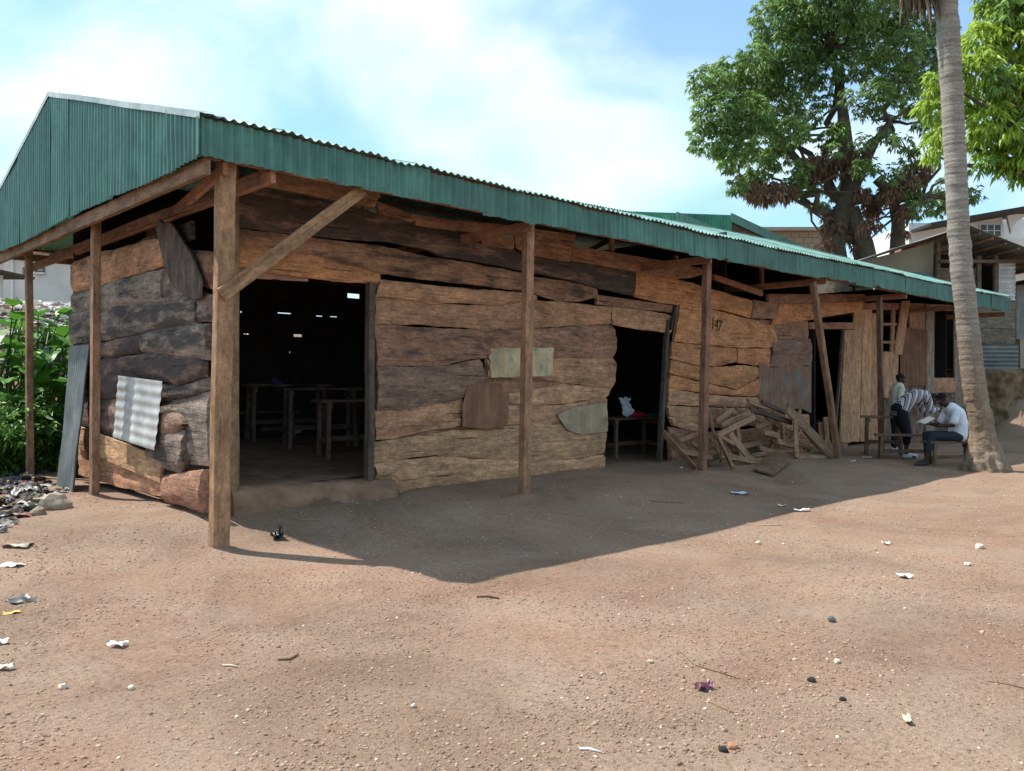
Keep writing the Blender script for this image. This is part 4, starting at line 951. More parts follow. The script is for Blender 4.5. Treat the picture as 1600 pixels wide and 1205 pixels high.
# --- brighter mango at the right edge
YT = 20.5; rng = np.random.default_rng(3)
mt = thing('young_leaved_mango', cw(Xp(1760, YT), YT, 0.5), 'mango tree with bright yellow-green new leaves at the right edge', 'tree')
bri = [(1468,125,22),(1462,168,26),(1472,212,26),(1456,242,13),(1528,105,34),(1540,62,32),(1526,150,32),(1552,190,36),(1545,225,28),(1592,130,36),(1600,230,34),(1572,252,24),(1590,60,40),(1610,270,26),(1560,20,36)]
drk = [(1580,170,40),(1600,190,45),(1620,120,60),(1640,40,70),(1600,10,45),(1560,120,26),(1620,-60,80),(1690,100,80),(1680,200,60),(1720,0,90),(1560,-30,40),(1540,258,18),(1660,250,45)]
def mkc(L_): 
    o = []
    for (px, py, r) in L_:
        Yd = YT+rng.uniform(-0.9, 0.9); p = on_d(px, py, Yd); o.append(((p.x, p.y, p.z), r/sc_(Yd)))
    return o
b1 = mkc(bri); d1 = mkc(drk)
C, D, Ln, Wd = crown(b1, rng, 170, 8, 0.16, 0.28, 0.32, dn=0.9, dens=2.0); obj('new_leaves', leaf_mesh('new_leaves', C, D, Ln, Wd), LEAF_BRI, mt)
C, D, Ln, Wd = crown(d1, rng, 130, 8, 0.16, 0.28, 0.30, dn=0.7, dens=1.6); obj('crown', leaf_mesh('crown', C, D, Ln, Wd), LEAF_MID, mt)
tp = []; base = cw(Xp(1760, YT), YT, 0.0); fk = on_d(1740, 300, YT)
tp.append(tube(pts_between(base, fk, 8, 0.3, 1), [0.42-0.02*k_ for k_ in range(9)], 12, rough=0.2))
for i, (c, r) in enumerate(b1+d1): tp.append(tube(pts_between(fk, Vector(c), 6, 0.5, i*2.1), [0.13-0.105*k_/6 for k_ in range(7)], 5))
v, f = merge(tp); obj('trunk', mesh('trunk', v, f, True), BARK, mt)

# --- coconut palm
def palm():
    YP = 14.3; t = thing('coconut_palm', on_z(1540, 735, 0.0), 'tall grey ringed coconut palm trunk beside the seated people', 'tree')
    ctl = [(1541,748,41),(1540,735,35),(1539,715,27),(1538,697,22),(1536,684,18.5),(1533,660,17.3),(1524,617,16.8),(1517,561,16.5),(1512,505,16),(1502,420,15.8),(1498,360,15.8),(1495,300,15.8),(1491,220,15.8),(1487,140,15.8),(1482,60,16.5),(1478,0,16.5),(1472,-80,16),(1466,-160,15.5),(1462,-240,15)]
    ys = [c[1] for c in ctl]; pts = []; rr = []
    y = 745; k = 0; sgn = 0
    while y > -240:
        yy = -y; L_ = [(-c[1], c[0]) for c in ctl]; Rk = [(-c[1], c[2]) for c in ctl]
        px = interp(L_, yy); r = interp(Rk, yy)/sc_(YP)
        ph = k % 4; r *= (1.0, 1.012, 1.025, 0.99)[ph] if y < 660 else 1.0
        p = on_d(px, y, YP); p += Vector((noise.noise(Vector((k*0.11, 0, 0))), noise.noise(Vector((k*0.11, 4, 0))), 0))*0.02
        pts.append(p); rr.append(r); y -= 2.1+ (0.6 if ph == 2 else 0)+rnd.uniform(-0.3, 0.3); k += 1
    v = []; f = []; n = 44
    for i, p in enumerate(pts):
        for q in range(n):
            th = 2*math.pi*q/n; d = Vector((math.cos(th), math.sin(th), 0))
            low = sst(1.9-p.z, 0, 1.9)
            kk = 1+0.035*noise.noise(Vector((d.x*2, d.y*2, p.z*2)))+low*0.16*noise.noise(Vector((d.x*3.5, d.y*3.5, p.z*7)))+low*0.07*noise.noise(Vector((d.x*9, d.y*9, p.z*16)))
            rt = sst(0.5-p.z, 0, 0.25); kk += rt*0.10*math.sin(q*2*math.pi/n*11+2.5*noise.noise(Vector((d.x*2, d.y*2, 1)))+0.8*noise.noise(Vector((d.x*3, d.y*3, p.z*5))))
            tilt = 0.035*noise.noise(Vector((d.x, d.y, i*0.25)))
            v.append(p+d*rr[i]*kk+Vector((0, 0, tilt)))
    for i in range(len(pts)-1):
        for q in range(n): q2 = (q+1) % n; f.append((i*n+q, i*n+q2, (i+1)*n+q2, (i+1)*n+q))
    m, tt, b = newmat('palm_bark'); g = G(tt)
    vv = g.coord((1, 1, 1), False); nz = g.noise(vv, 3, 7, 0.65); ringn = g.noise(g.coord((0.6, 0.6, 16), False), 1.6, 5, 0.6, 0.5); fine = g.noise(vv, 28, 4, 0.7)
    c = g.mix(g.ramp(ringn, [(0.36, 0.0), (0.6, 1.0)]), (0.20, 0.17, 0.14), (0.32, 0.285, 0.245))
    sx = g.n('SeparateXYZ'); g.l(vv, sx.inputs[0]); 
    pm = g.ramp(g.noise(vv, 5.5, 6, 0.65), [(0.42, 0.0), (0.55, 1.0)])
    zr = g.n('MapRange'); zr.inputs[1].default_value = 3.2; zr.inputs[2].default_value = 1.2; g.l(sx.outputs[2], zr.inputs[0])
    rootc = g.mix(g.noise(vv, 7, 6, 0.7), (0.10, 0.062, 0.04), (0.34, 0.25, 0.165))
    c = g.mix(g.mix(1.0, zr.outputs[0], g.ramp(pm, [(0, 0.55), (1, 1.0)]), 'MULTIPLY'), c, rootc)
    c = g.mix(1.0, c, g.ramp(fine, [(0.3, 0.72), (0.7, 1.2)]), 'MULTIPLY')
    g.l(c, b.inputs['Base Color']); b.inputs['Roughness'].default_value = 0.95; g.bump(g.mix(0.5, ringn, fine), 0.7, 0.03, b)
    obj('trunk', mesh('trunk', v, f, True), m, t)
    top = pts[-1]
    def fr(az, el, Ln, droop, mat, name):
        d = Vector((math.cos(az), math.sin(az), 0)); P_ = []
        for i in range(13):
            s = i/12; P_.append(top+d*(Ln*s*math.cos(el)*(1-0.15*s*droop))+Vector((0, 0, Ln*(math.sin(el)*s-droop*s*s))))
        sp = tube(P_, [0.05-0.042*i/12 for i in range(13)], 5); Vv, Ff = list(sp[0]), list(sp[1])
        for i in range(2, 60):
            s = i/60; k = s*12; a = int(k); p = P_[a].lerp(P_[min(12, a+1)], k-a); tg = (P_[min(12, a+1)]-P_[a]).normalized()
            sd_ = tg.cross(Vector((0, 0, 1))).normalized(); ll = 0.75*math.sin(math.pi*min(1, s*0.85+0.15))+0.15
            for sg in (-1, 1):
                q = p+sd_*sg*ll*0.8+tg*ll*0.35+Vector((0, 0, -ll*0.45)); w = tg*0.022; o_ = len(Vv)
                mid_ = p.lerp(q, 0.5)+Vector((0, 0, 0.05)); Vv += [p-w, p+w, mid_+w, q, mid_-w]; Ff += [(o_, o_+1, o_+2, o_+4), (o_+4, o_+2, o_+3)]
        obj(name, mesh(name, Vv, Ff), mat, t)
    for i in range(15): fr(i*2.4, R(rnd.uniform(25, 70)), rnd.uniform(3.2, 4.0), rnd.uniform(0.35, 0.6), FROND, 'frond')
    # hanging dead skirt
    Cn = on_d(1441, -95, YP); rng_ = np.random.default_rng(8); n = 800
    C = np.array(Cn)+rng_.normal(0, 1, (n, 3))*np.array([0.14, 0.14, 0.3]); D = np.tile(np.array([[0.02, 0, -1.0]]), (n, 1))+rng_.normal(0, 0.13, (n, 3))
    Ln = rng_.uniform(0.5, 0.95, n); obj('dead_frond', leaf_mesh('dead_frond', C, D, Ln, np.full(n, 0.05), 0), DEADFROND, t)
palm()

# ------------------------------------------------------------------ plants on the left bank
def broad_plant(loc, h, nl, label, group, sd_):
    r_ = random.Random(sd_); t = thing('broadleaf_plant', loc, label, 'plant', group)
    st_ = []; 
    for k in range(nl):
        az = k*2.4+r_.uniform(-0.4, 0.4); el = r_.uniform(0.55, 1.35); d = Vector((math.cos(az), math.sin(az), 0)); hh = h*r_.uniform(0.55, 1.0)
        tip = Vector(loc)+d*hh*0.38*math.cos(el)*1.5+Vector((0, 0, hh))
        P_ = [Vector(loc)+d*0.04, Vector(loc)+d*0.1+Vector((0, 0, hh*0.5)), tip]
        st_.append(tube(P_, [0.022, 0.018, 0.010], 5))
        Ln = r_.uniform(0.55, 0.85)*min(1.0, h/1.6); Wd = Ln*r_.uniform(0.42, 0.6); v = []; f = []
        ldir = (d*0.9+Vector((0, 0, r_.uniform(-0.25, 0.55)))).normalized(); s_ = ldir.cross(Vector((0, 0, 1))).normalized(); n_ = s_.cross(ldir); m = 7
        for i in range(m+1):
            q = i/m; wv = Wd*0.5*(math.sin(math.pi*min(1, q**0.7*0.98+0.02)))**0.8; c = tip+ldir*(q-0.08)*Ln+Vector((0, 0, -0.28*Ln*q*q))
            for e in (-1, -0.5, 0, 0.5, 1): v.append(c+s_*wv*e+n_*(abs(e)*wv*0.35+0.02*math.sin(i*2.1+e*2)))
        for i in range(m):
            for e in range(4): a = i*5+e; f.append((a, a+5, a+6, a+1))
        obj('leaf', mesh('leaf', v, f, True), LEAF_BROAD, t)
    v, f = merge(st_); obj('stems', mesh('stems', v, f, True), LEAF_BUSH, t)
spots = [(8,590,15.0,2.0),(30,585,14.4,1.9),(58,585,15.4,2.0),(78,585,14.8,1.75),(98,590,15.6,1.7),(112,600,15.2,1.35),(18,640,13.6,1.4),(75,610,14.4,1.5),(45,600,13.9,1.6),(-8,600,14.2,2.1)]
spots.sort()
ORD = ['first', 'second', 'third', 'fourth', 'fifth', 'sixth', 'seventh', 'eighth', 'ninth', 'tenth', 'eleventh', 'twelfth']
names_ = ['behind the outermost roof post', 'left of the outermost roof post', 'just right of the outermost roof post', 'at the left frame edge']
for i, (px, py, Y, h) in enumerate(spots):
    X = Xp(px, Y); p = cw(X, Y); p.z = gh(p.x, p.y)-0.03
    broad_plant(p, h*1.22, 12, ORD[i]+' large-leaved green plant from the left edge on the refuse bank', 'large-leaved plants on the refuse bank', 40+i)
def bush(loc, w, h, n, label, sd_, mat=LEAF_BUSH, L0=0.07, L1=0.16):
    rg = np.random.default_rng(sd_); t = thing('leafy_bush', loc, label, 'bush', 'low bushes on the refuse bank')
    c = [((loc[0]+rg.normal(0, w*0.28), loc[1]+rg.normal(0, w*0.28), loc[2]+h*rg.uniform(0.25, 0.85)), w*rg.uniform(0.22, 0.4)) for _ in range(9)]
    C, D, Ln, Wd = crown(c, rg, n, 6, L0, L1, 0.4, dn=0.2, dens=6); obj('crown', leaf_mesh('crown', C, D, Ln, Wd), mat, t)
    v, f = merge([tube(pts_between(Vector(loc), Vector(q), 4, 0.1, k), [0.018, 0.015, 0.012, 0.01, 0.006], 5) for k, (q, r) in enumerate(c)]); obj('stems', mesh('stems', v, f, True), BARK, t)
for i, (px, Y, w, h, lab) in enumerate([(75, 12.8, 0.9, 1.15, 'light green bush right of the outermost roof post'), (20, 12.6, 1.2, 1.2, 'dense green bush left of the outermost roof post'), (-20, 12.0, 1.1, 1.1, 'dense green bush cut by the left frame edge'), (104, 13.6, 0.8, 1.0, 'small bush beside the leaning corrugated sheet'), (70, 17.6, 0.5, 0.5, 'sparse weed growing in refuse below the rendered house')]):
    p = cw(Xp(px, Y), Y); p.z = gh(p.x, p.y)-0.02; bush(p, w, h, 60, lab, 90+i)
# ------------------------------------------------------------------ refuse, stones, litter
def crumple(w, h, n, amp, sd_, fold=0.0):
    v = []; f = []
    for i in range(n+1):
        for j in range(n+1):
            x = (i/n-0.5)*w; y = (j/n-0.5)*h
            z = amp*(noise.noise(Vector((x*2.5/w+sd_, y*2.5/h, sd_)))+0.5*noise.noise(Vector((x*6/w+sd_, y*6/h, sd_))))+fold*abs(x)
            v.append((x*(1+0.25*noise.noise(Vector((y*4/h, sd_, 1)))), y*(1+0.25*noise.noise(Vector((x*4/w, sd_, 2)))), z))
    for i in range(n):
        for j in range(n): a = i*(n+1)+j; f.append((a, a+n+1, a+n+2, a+1))
    return v, f
def on_ground(px, py):
    Y = 1.5
    while Y < 60:
        p = on_d(px, py, Y)
        if p.z <= gh(p.x, p.y): return p
        Y += 0.03
    return p
REFU = []
def refuse_mass():
    rg = random.Random(4); lists = []
    for k in range(3600):
        if k < 900:      # on the slope near the left edge
            while True:
                px = rg.uniform(-60, 135); py = rg.uniform(690, 835)
                if py < 700+max(0, px-60)*0.3: continue
                if py < 835-max(0, px+0)*0.62: break
            w_ = on_ground(px, py); x, y = w_.x, w_.y
            if x > 0.0 and y < 6.9: continue
        else:            # higher on the bank below the house
            x = rg.uniform(-3.0, 7.0); y = rg.uniform(11.5, 17.5)
        z = gh(x, y)
        s = rg.uniform(0.03, 0.15) if k < 900 else rg.uniform(0.06, 0.26); v, f = crumple(s, s*rg.uniform(0.4, 1.2), 3, s*0.28, rg.uniform(0, 90))
        M = Matrix.Translation((x, y, z+s*0.18)) @ Matrix.Rotation(rg.uniform(0, 6.28), 4, 'Z') @ Matrix.Rotation(rg.uniform(-0.7, 0.7), 4, 'X')
        lists.append(([M @ Vector(p) for p in v], f))
    low = [l for l in lists if l[0][0].y < 10.5]; up_ = [l for l in lists if l[0][0].y >= 10.5]
    v, f = merge(low); tag(obj('refuse_heap', mesh('refuse_heap', v, f), MIXED), 'scattered mixed refuse at the foot of the left bank', 'refuse', kind='stuff')
    v, f = merge(up_); tag(obj('refuse_heap', mesh('refuse_heap', v, f), TRASH), 'pale plastic and paper refuse high on the left bank', 'refuse', kind='stuff')
refuse_mass()
bags = [(15,705,0.34,(0.75,0.75,0.72),'large white plastic sack on the refuse left of the outermost post','white_sack'),
 (40,712,0.28,(0.13,0.20,0.30),'blue-grey cloth rag on the refuse beside the outermost post','rag'),
 (12,748,0.25,(0.62,0.60,0.55),'off-white scrap on the refuse at the left frame edge','plastic_scrap'),
 (40,775,0.30,(0.26,0.25,0.24),'grey sack flattened on the refuse below the outermost post','sack'),
 (70,760,0.22,(0.36,0.36,0.36),'crumpled pale grey plastic near the foot of the leaning sheet','plastic_scrap'),
 (110,494,0.34,(0.06,0.20,0.42),'blue plastic bag on the upper refuse bank','plastic_bag'),
 (70,474,0.45,(0.50,0.28,0.20),'orange-brown sack on the upper refuse bank','sack'),
 (103,453,0.38,(0.80,0.80,0.80),'white plastic carton standing on the upper refuse bank','plastic_scrap'),
 (66,461,0.30,(0.70,0.76,0.74),'pale plastic bag on top of the refuse by the house','plastic_bag'),
 (20,884,0.26,(0.66,0.66,0.64),'shiny white plastic wrapper on soil at the left edge','plastic_wrapper'),
 (12,807,0.28,(0.60,0.55,0.52),'pinkish white plastic scrap at the foot of refuse slope','plastic_scrap'),
 (30,940,0.30,(0.05,0.045,0.04),'dark torn scrap half buried in soil at the left','plastic_scrap'),
 (18,960,0.14,(0.55,0.42,0.10),'yellow wrapper lying on the soil at the left edge','plastic_wrapper'),
 (433,843,0.15,(0.012,0.013,0.016),'crumpled black plastic bag on sunlit soil by the corner post','plastic_bag'),
 (28,855,0.3,(0.30,0.24,0.19),'brown crumpled wrapper on soil at the left edge','plastic_wrapper')]
for i, (px, py, s, c, lab, nm) in enumerate(bags):
    if py > 795 and 'black' not in lab: s *= 0.68
    if py < 520:
        z = 3.0; p = None; Y = 10.0
        while Y < 30:
            p = on_d(px, py, Y)
            if p.z < gh(p.x, p.y): break
            Y += 0.05
    else: p = on_ground(px, py)
    zz = gh(p.x, p.y)
    v, f = crumple(s, s*0.7, 9, s*0.42 if 'black' in lab or 'sack' in lab else s*0.13, i*3.7)
    if 'black' in lab: v2, f2 = crumple(s*0.6, s*0.9, 8, s*0.4, i*5.1+9); v2 = [Matrix.Rotation(0.9, 4, 'X') @ Vector(q)+Vector((s*0.2, 0, s*0.25)) for q in v2]; v, f = merge([([Vector(q) for q in v], f), (v2, f2)])
    zmin = min(q[2] for q in v)
    tag(obj(nm, mesh(nm, v, f, True), PLASTIC, None, Matrix.Translation((p.x, p.y, zz-zmin-s*0.05)) @ Matrix.Rotation(i*1.3, 4, 'Z'), c+(1,)), lab, nm.split('_')[-1])
# dry palm frond hanging on the bank
rg = np.random.default_rng(6); n = 260; q = on_d(42, 640, 12.7)
C = np.array(q)+np.outer(rg.random(n), np.array(RX*-0.35+Vector((0, 0, -0.35))))+rg.normal(0, 0.05, (n, 3)); D = np.tile(np.array(RX*-0.5+Vector((0, 0, -0.8))), (n, 1))+rg.normal(0, 0.2, (n, 3))
tag(obj('dry_frond', leaf_mesh('dry_frond', C, D, rg.uniform(0.3, 0.7, n), np.full(n, 0.03), 0.2), DEADFROND), 'dry brown palm frond hanging behind the outermost roof post', 'frond')
stk = [Vector(on_d(22, 660, 12.6)), Vector(on_d(38, 690, 12.4)), Vector(on_d(52, 728, 12.2))]
v, f = tube(stk, [0.02, 0.025, 0.02], 6); tag(obj('dry_branch', mesh('dry_branch', v, f, True), BARK), 'dry grey branch sticking out of the refuse by the outermost post', 'branch')

def rock(s, sd_, n=2, flat=0.7):
    """irregular stone"""
    import bmesh
    bm = bmesh.new(); bmesh.ops.create_icosphere(bm, subdivisions=n, radius=1.0)
    for v in bm.verts:
        k = 1+0.32*noise.noise(v.co*1.1+Vector((sd_, 0, 0)))+0.15*noise.noise(v.co*2.7+Vector((sd_, 4, 0)))
        v.co = Vector((v.co.x*k*s, v.co.y*k*s*0.8, v.co.z*k*s*flat))
    me = bpy.data.meshes.new('stone'); bm.to_mesh(me); bm.free(); return me
stones = [(88,795,0.17,(0.36,0.30,0.23),'largest pale stone by the foot of the leaning sheet'),(60,805,0.09,(0.30,0.22,0.16),'small brown stone left of the largest pale stone'),(50,770,0.13,(0.09,0.085,0.08),'dark grey stone in the refuse under the leaning sheet'),
 (1016,1037,0.018,(0.55,0.45,0.32),'cream pebble on the open soil near centre right'),(1300,972,0.03,(0.10,0.12,0.12),'dark grey-green lump on the soil right of centre'),(1268,1066,0.022,(0.03,0.028,0.028),'black charcoal lump on the right foreground soil'),
 (1316,1098,0.016,(0.03,0.028,0.028),'small black lump near the bottom right'),(1530,857,0.045,(0.60,0.48,0.36),'cream stone on sunlit soil at the right'),(1224,852,0.02,(0.55,0.48,0.38),'cream pebble just below the shadow edge'),
 (1130,1176,0.02,(0.03,0.028,0.026),'black lump beside orange chip at the bottom edge'),(1145,1172,0.022,(0.42,0.20,0.11),'orange brick chip at the bottom edge'),(1185,851,0.03,(0.55,0.46,0.36),'flat cream stone in the sun left of white paper'),
 (205,1078,0.02,(0.60,0.52,0.44),'pale pebble in the left foreground soil'),(98,1078,0.025,(0.60,0.50,0.40),'pair of pale stones in the left foreground'),(1308,1038,0.022,(0.58,0.50,0.36),'cream stone in the right foreground soil'),(646,1105,0.016,(0.6,0.5,0.4),'cream pebble at lower centre left')]
for i, (px, py, s, c, lab) in enumerate(stones):
    p = on_ground(px, py); tag(obj('stone', rock(s, i*7.3), STONE, None, Matrix.Translation((p.x, p.y, gh(p.x, p.y)+s*0.35)) @ Matrix.Rotation(i*0.9, 4, 'Z'), c+(1,)), lab, 'stone')
papers = [(1157,773,0.24,0.10,(0.62,0.68,0.78),'folded bluish-white paper in the shade near the timber pile'),(1253,800,0.19,0.07,(0.72,0.76,0.84),'strip of white paper at the eave shadow edge'),
 (184,1012,0.09,0.07,(0.86,0.88,0.92),'small bright white paper ball in the left foreground'),(1413,904,0.10,0.08,(0.82,0.86,0.92),'white paper scrap on open soil at the right'),
 (1512,885,0.05,0.05,(0.85,0.86,0.88),'tiny white scrap right of the paper on open soil'),(1384,852,0.07,0.05,(0.78,0.74,0.66),'cream paper scrap on open soil above the white one'),(1356,716,0.14,0.10,(0.75,0.80,0.84),'white plastic cup lying near the benches'),
 (1332,722,0.10,0.05,(0.7,0.7,0.7),'small white scrap by the foot of the leaning post'),(1064,732,0.06,0.04,(0.85,0.85,0.82),'white scrap at the left foot of the timber pile'),(6,1050,0.09,0.05,(0.70,0.62,0.5),'cream paper scrap at the left frame edge'),(1418,1132,0.03,0.09,(0.62,0.5,0.32),'straw-coloured chip in the right foreground'),
 (1222,792,0.10,0.06,(0.68,0.60,0.45),'straw scrap touching the eave shadow edge'),(5,1008,0.05,0.05,(0.8,0.8,0.78),'white speck of paper at the left edge above the cream scrap')]
for i, (px, py, w, h, c, lab) in enumerate(papers):
    p = on_ground(px, py); v, f = crumple(w, h, 6, 0.018+0.06*w, i*4.1, 0.15); zmin = min(q[2] for q in v)
    tag(obj('paper_scrap', mesh('paper_scrap', v, f, True), PAPER, None, Matrix.Translation((p.x, p.y, gh(p.x, p.y)-zmin+0.003)) @ Matrix.Rotation(YAW+rnd.uniform(-0.4, 0.4), 4, 'Z'), c+(1,)), lab, 'paper')
p = on_ground(1100, 1080); v, f = crumple(0.085, 0.06, 7, 0.04, 51); tag(obj('purple_wrapper', mesh('purple_wrapper', v, f, True), PLASTIC, None, Matrix.Translation((p.x, p.y, gh(p.x, p.y)+0.022)), (0.10, 0.025, 0.045, 1)), 'crumpled dark purple wrapper on the right foreground soil', 'wrapper')
twigs = [((1060,1020),(1085,1040),(1150,1062),0.004,(0.26,0.18,0.10),'curved thin twig on the right foreground soil'),((1545,1068),(1570,1072),(1600,1080),0.004,(0.22,0.15,0.09),'thin twig at the right frame edge'),((905,1173),(920,1175),(940,1179),0.006,(0.8,0.78,0.74),'white straw lying at the bottom edge'),
 ((348,1042),(360,1044),(372,1046),0.006,(0.55,0.46,0.34),'pale stick in the left foreground soil'),((1015,784),(1040,786),(1068,787),0.007,(0.20,0.15,0.11),'thin stick in the shade before the second doorway'),((448,810),(475,814),(502,815),0.006,(0.24,0.19,0.14),'stick on shaded soil before the big doorway'),
 ((1165,818),(1190,822),(1222,822),0.005,(0.42,0.33,0.20),'dry straw along the shadow edge'),((435,1033),(452,1033),(466,1026),0.008,(0.20,0.13,0.08),'short brown twig at centre left foreground'),((745,934),(762,934),(780,937),0.009,(0.16,0.10,0.06),'dark twig just below the tip of the eave shadow'),((1105,1098),(1130,1108),(1148,1116),0.004,(0.24,0.17,0.1),'fine twig below the purple wrapper')]
for i, (a, b, c, r, colr, lab) in enumerate(twigs):
    P_ = [on_ground(*q) for q in (a, b, c)]; P_ = [Vector((q.x, q.y, gh(q.x, q.y)+r*0.9)) for q in P_]; v, f = tube(P_, [r, r*1.05, r*0.6], 6); nm = 'straw' if 'straw' in lab else ('stick' if 'stick' in lab else 'twig')
    tag(obj(nm, mesh(nm, v, f, True), STONE, None, None, colr+(1,)), lab, nm)

# gravel: thousands of little stones lying on the soil
def gravel(n, rmax, s0, s1, sd_, label, bias, mat):
    rg = np.random.default_rng(sd_); ph = (1+5**0.5)/2
    ico = np.array([(-1,ph,0),(1,ph,0),(-1,-ph,0),(1,-ph,0),(0,-1,ph),(0,1,ph),(0,-1,-ph),(0,1,-ph),(ph,0,-1),(ph,0,1),(-ph,0,-1),(-ph,0,1)])/1.9
    icf = np.array([(0,11,5),(0,5,1),(0,1,7),(0,7,10),(0,10,11),(1,5,9),(5,11,4),(11,10,2),(10,7,6),(7,1,8),(3,9,4),(3,4,2),(3,2,6),(3,6,8),(3,8,9),(4,9,5),(2,4,11),(6,2,10),(8,6,7),(9,8,1)])
    Vs = np.empty((n, 12, 3)); m = 0
    while m < n:
        r = 2.6+(rmax-2.6)*rg.random()**bias; th = rg.uniform(-0.62, 0.62); X = r*math.tan(th) if abs(th) < 0.6 else r*math.sin(th); w = cw(X, r)
        if 0.45 < w.x < 22 and 1.2 < w.y < 6.8: continue
        cl_ = noise.noise(Vector((w.x*0.9, w.y*0.9, 7)))
        if rg.random() < sst(0.12-cl_, 0, 0.3)*0.85: continue
        s = s0+(s1-s0)*rg.random()**3.5
        sc = np.array([s*rg.uniform(0.8, 1.3), s*rg.uniform(0.7, 1.1), s*rg.uniform(0.5, 0.85)]); a = rg.uniform(0, 6.28); ca, sa = math.cos(a), math.sin(a)
        P = ico*(1+rg.normal(0, 0.16, (12, 1)))*sc; P = np.stack([P[:, 0]*ca-P[:, 1]*sa, P[:, 0]*sa+P[:, 1]*ca, P[:, 2]], 1)
        Vs[m] = P+np.array([w.x, w.y, gh(w.x, w.y)+sc[2]*0.12]); m += 1
    Fc = (np.arange(n)*12)[:, None, None]+icf[None]
    o = obj('gravel', mesh('gravel', Vs.reshape(-1, 3), Fc.reshape(-1, 3), True), mat); tag(o, label, 'gravel', kind='stuff')
gravel(56000, 15.0, 0.0022, 0.0105, 21, 'small reddish gravel strewn over the bare soil', 1.35, PEB)
gravel(2600, 15.0, 0.003, 0.013, 22, 'loose pale pebbles strewn over the bare soil', 1.3, PEB2)
gravel(900, 13.0, 0.006, 0.016, 23, 'larger dark laterite pebbles strewn over the bare soil', 1.2, PEB)

# ------------------------------------------------------------------ broken furniture timber heaped by the wall
PCOL = (0.29, 0.175, 0.11); GRP = 'broken timber heaped against the wall'
def pile(p0, p1, s0, s1, w, th, lab, col=PCOL, up=None, name='broken_board'):
    a = on_y(p0[0], p0[1], s0); b = on_y(p1[0], p1[1], s1)
    for q in (a, b): q.z = max(q.z, gh(q.x, q.y)+0.02)
    o = beam(name, None, a, b, th, w, col, 0.05, up=up or Vector((0, 0.35, 1)).normalized()); tag(o, lab, 'timber', GRP); return o
pile((1230,638),(1302,722),0.45,0.15,0.27,0.035,'widest board of the timber heap, sloping down to the leaning post',(0.25,0.165,0.10))
pile((1243,656),(1244,736),0.35,0.22,0.09,0.04,'upright stick standing before the widest board of the heap')
pile((1172,640),(1236,660),0.6,0.5,0.10,0.05,'dark rail along the top of the timber heap',(0.09,0.06,0.045))
pile((1190,628),(1226,645),0.75,0.65,0.09,0.04,'short rail at the very top right of the heap',(0.13,0.085,0.06))
pile((1168,627),(1194,637),0.7,0.7,0.09,0.04,'short rail at the very top left of the heap')
pile((1118,660),(1142,642),0.8,0.8,0.10,0.06,'short thick stub at upper left of the timber heap')
pile((1126,666),(1174,644),0.65,0.6,0.10,0.05,'upper of two parallel rails at the heap\'s left')
pile((1122,680),(1178,652),0.55,0.5,0.10,0.05,'lower of two parallel rails at the heap\'s left')
pile((1106,640),(1126,720),0.75,0.3,0.09,0.04,'steep thin batten leaning left of the timber heap')
pile((1122,682),(1146,746),0.35,-0.1,0.10,0.05,'front leg of the broken frame reaching farthest toward the yard')
pile((1120,680),(1146,694),0.4,0.4,0.08,0.04,'short top bar of the broken frame in the heap')
pile((1126,712),(1182,732),0.25,0.1,0.09,0.05,'long bottom bar of the broken frame in the heap')
pile((1126,706),(1176,724),0.34,0.2,0.05,0.03,'thin slat lying on the bottom bar of the broken frame')
pile((1140,678),(1176,726),0.5,0.2,0.12,0.04,'wide rear leg of the broken frame in the heap')
pile((1132,694),(1146,722),0.6,0.4,0.07,0.04,'inner short strut of the broken frame')
pile((1192,676),(1216,682),0.5,0.5,0.12,0.08,'short thick block in the middle of the heap')
pile((1214,690),(1240,696),0.45,0.45,0.11,0.05,'small crosspiece left of the upright stick')
pile((1222,664),(1224,692),0.5,0.5,0.09,0.05,'short upright left of the upright stick')
pile((1246,716),(1286,708),0.5,0.35,0.08,0.05,'short rail low behind the upright stick')
pile((1244,728),(1288,722),0.3,0.2,0.08,0.06,'lowest rail resting on the soil right of the upright stick')
pile((1240,690),(1268,702),0.55,0.45,0.07,0.04,'thin rail under the widest board')
pile((1036,676),(1086,736),0.9,0.25,0.11,0.04,'leftmost plank leaning by the second doorway')
pile((1050,678),(1092,726),0.95,0.5,0.08,0.04,'second plank leaning by the second doorway')
pile((1064,706),(1112,716),0.6,0.4,0.08,0.06,'pale rail crossing behind the third post')
pile((1080,690),(1096,706),0.8,0.7,0.07,0.04,'short stub just left of the third post')
pile((1106,724),(1122,712),0.5,0.4,0.09,0.06,'short chunk just right of the third post')
pile((1160,702),(1204,712),0.8,0.8,0.30,0.05,'dark wide board standing at the back of the heap',(0.12,0.075,0.05))
pile((1160,728),(1200,736),0.4,0.3,0.06,0.05,'small offcut under the flat board')
pile((1250,640),(1246,664),0.9,0.8,0.08,0.04,'pale stick leaning at the right of the heap top')
pile((1290,652),(1294,716),0.85,0.75,0.10,0.04,'grey board standing in the third doorway')
pile((1282,660),(1284,712),0.95,0.85,0.10,0.04,'brown board standing in the third doorway')
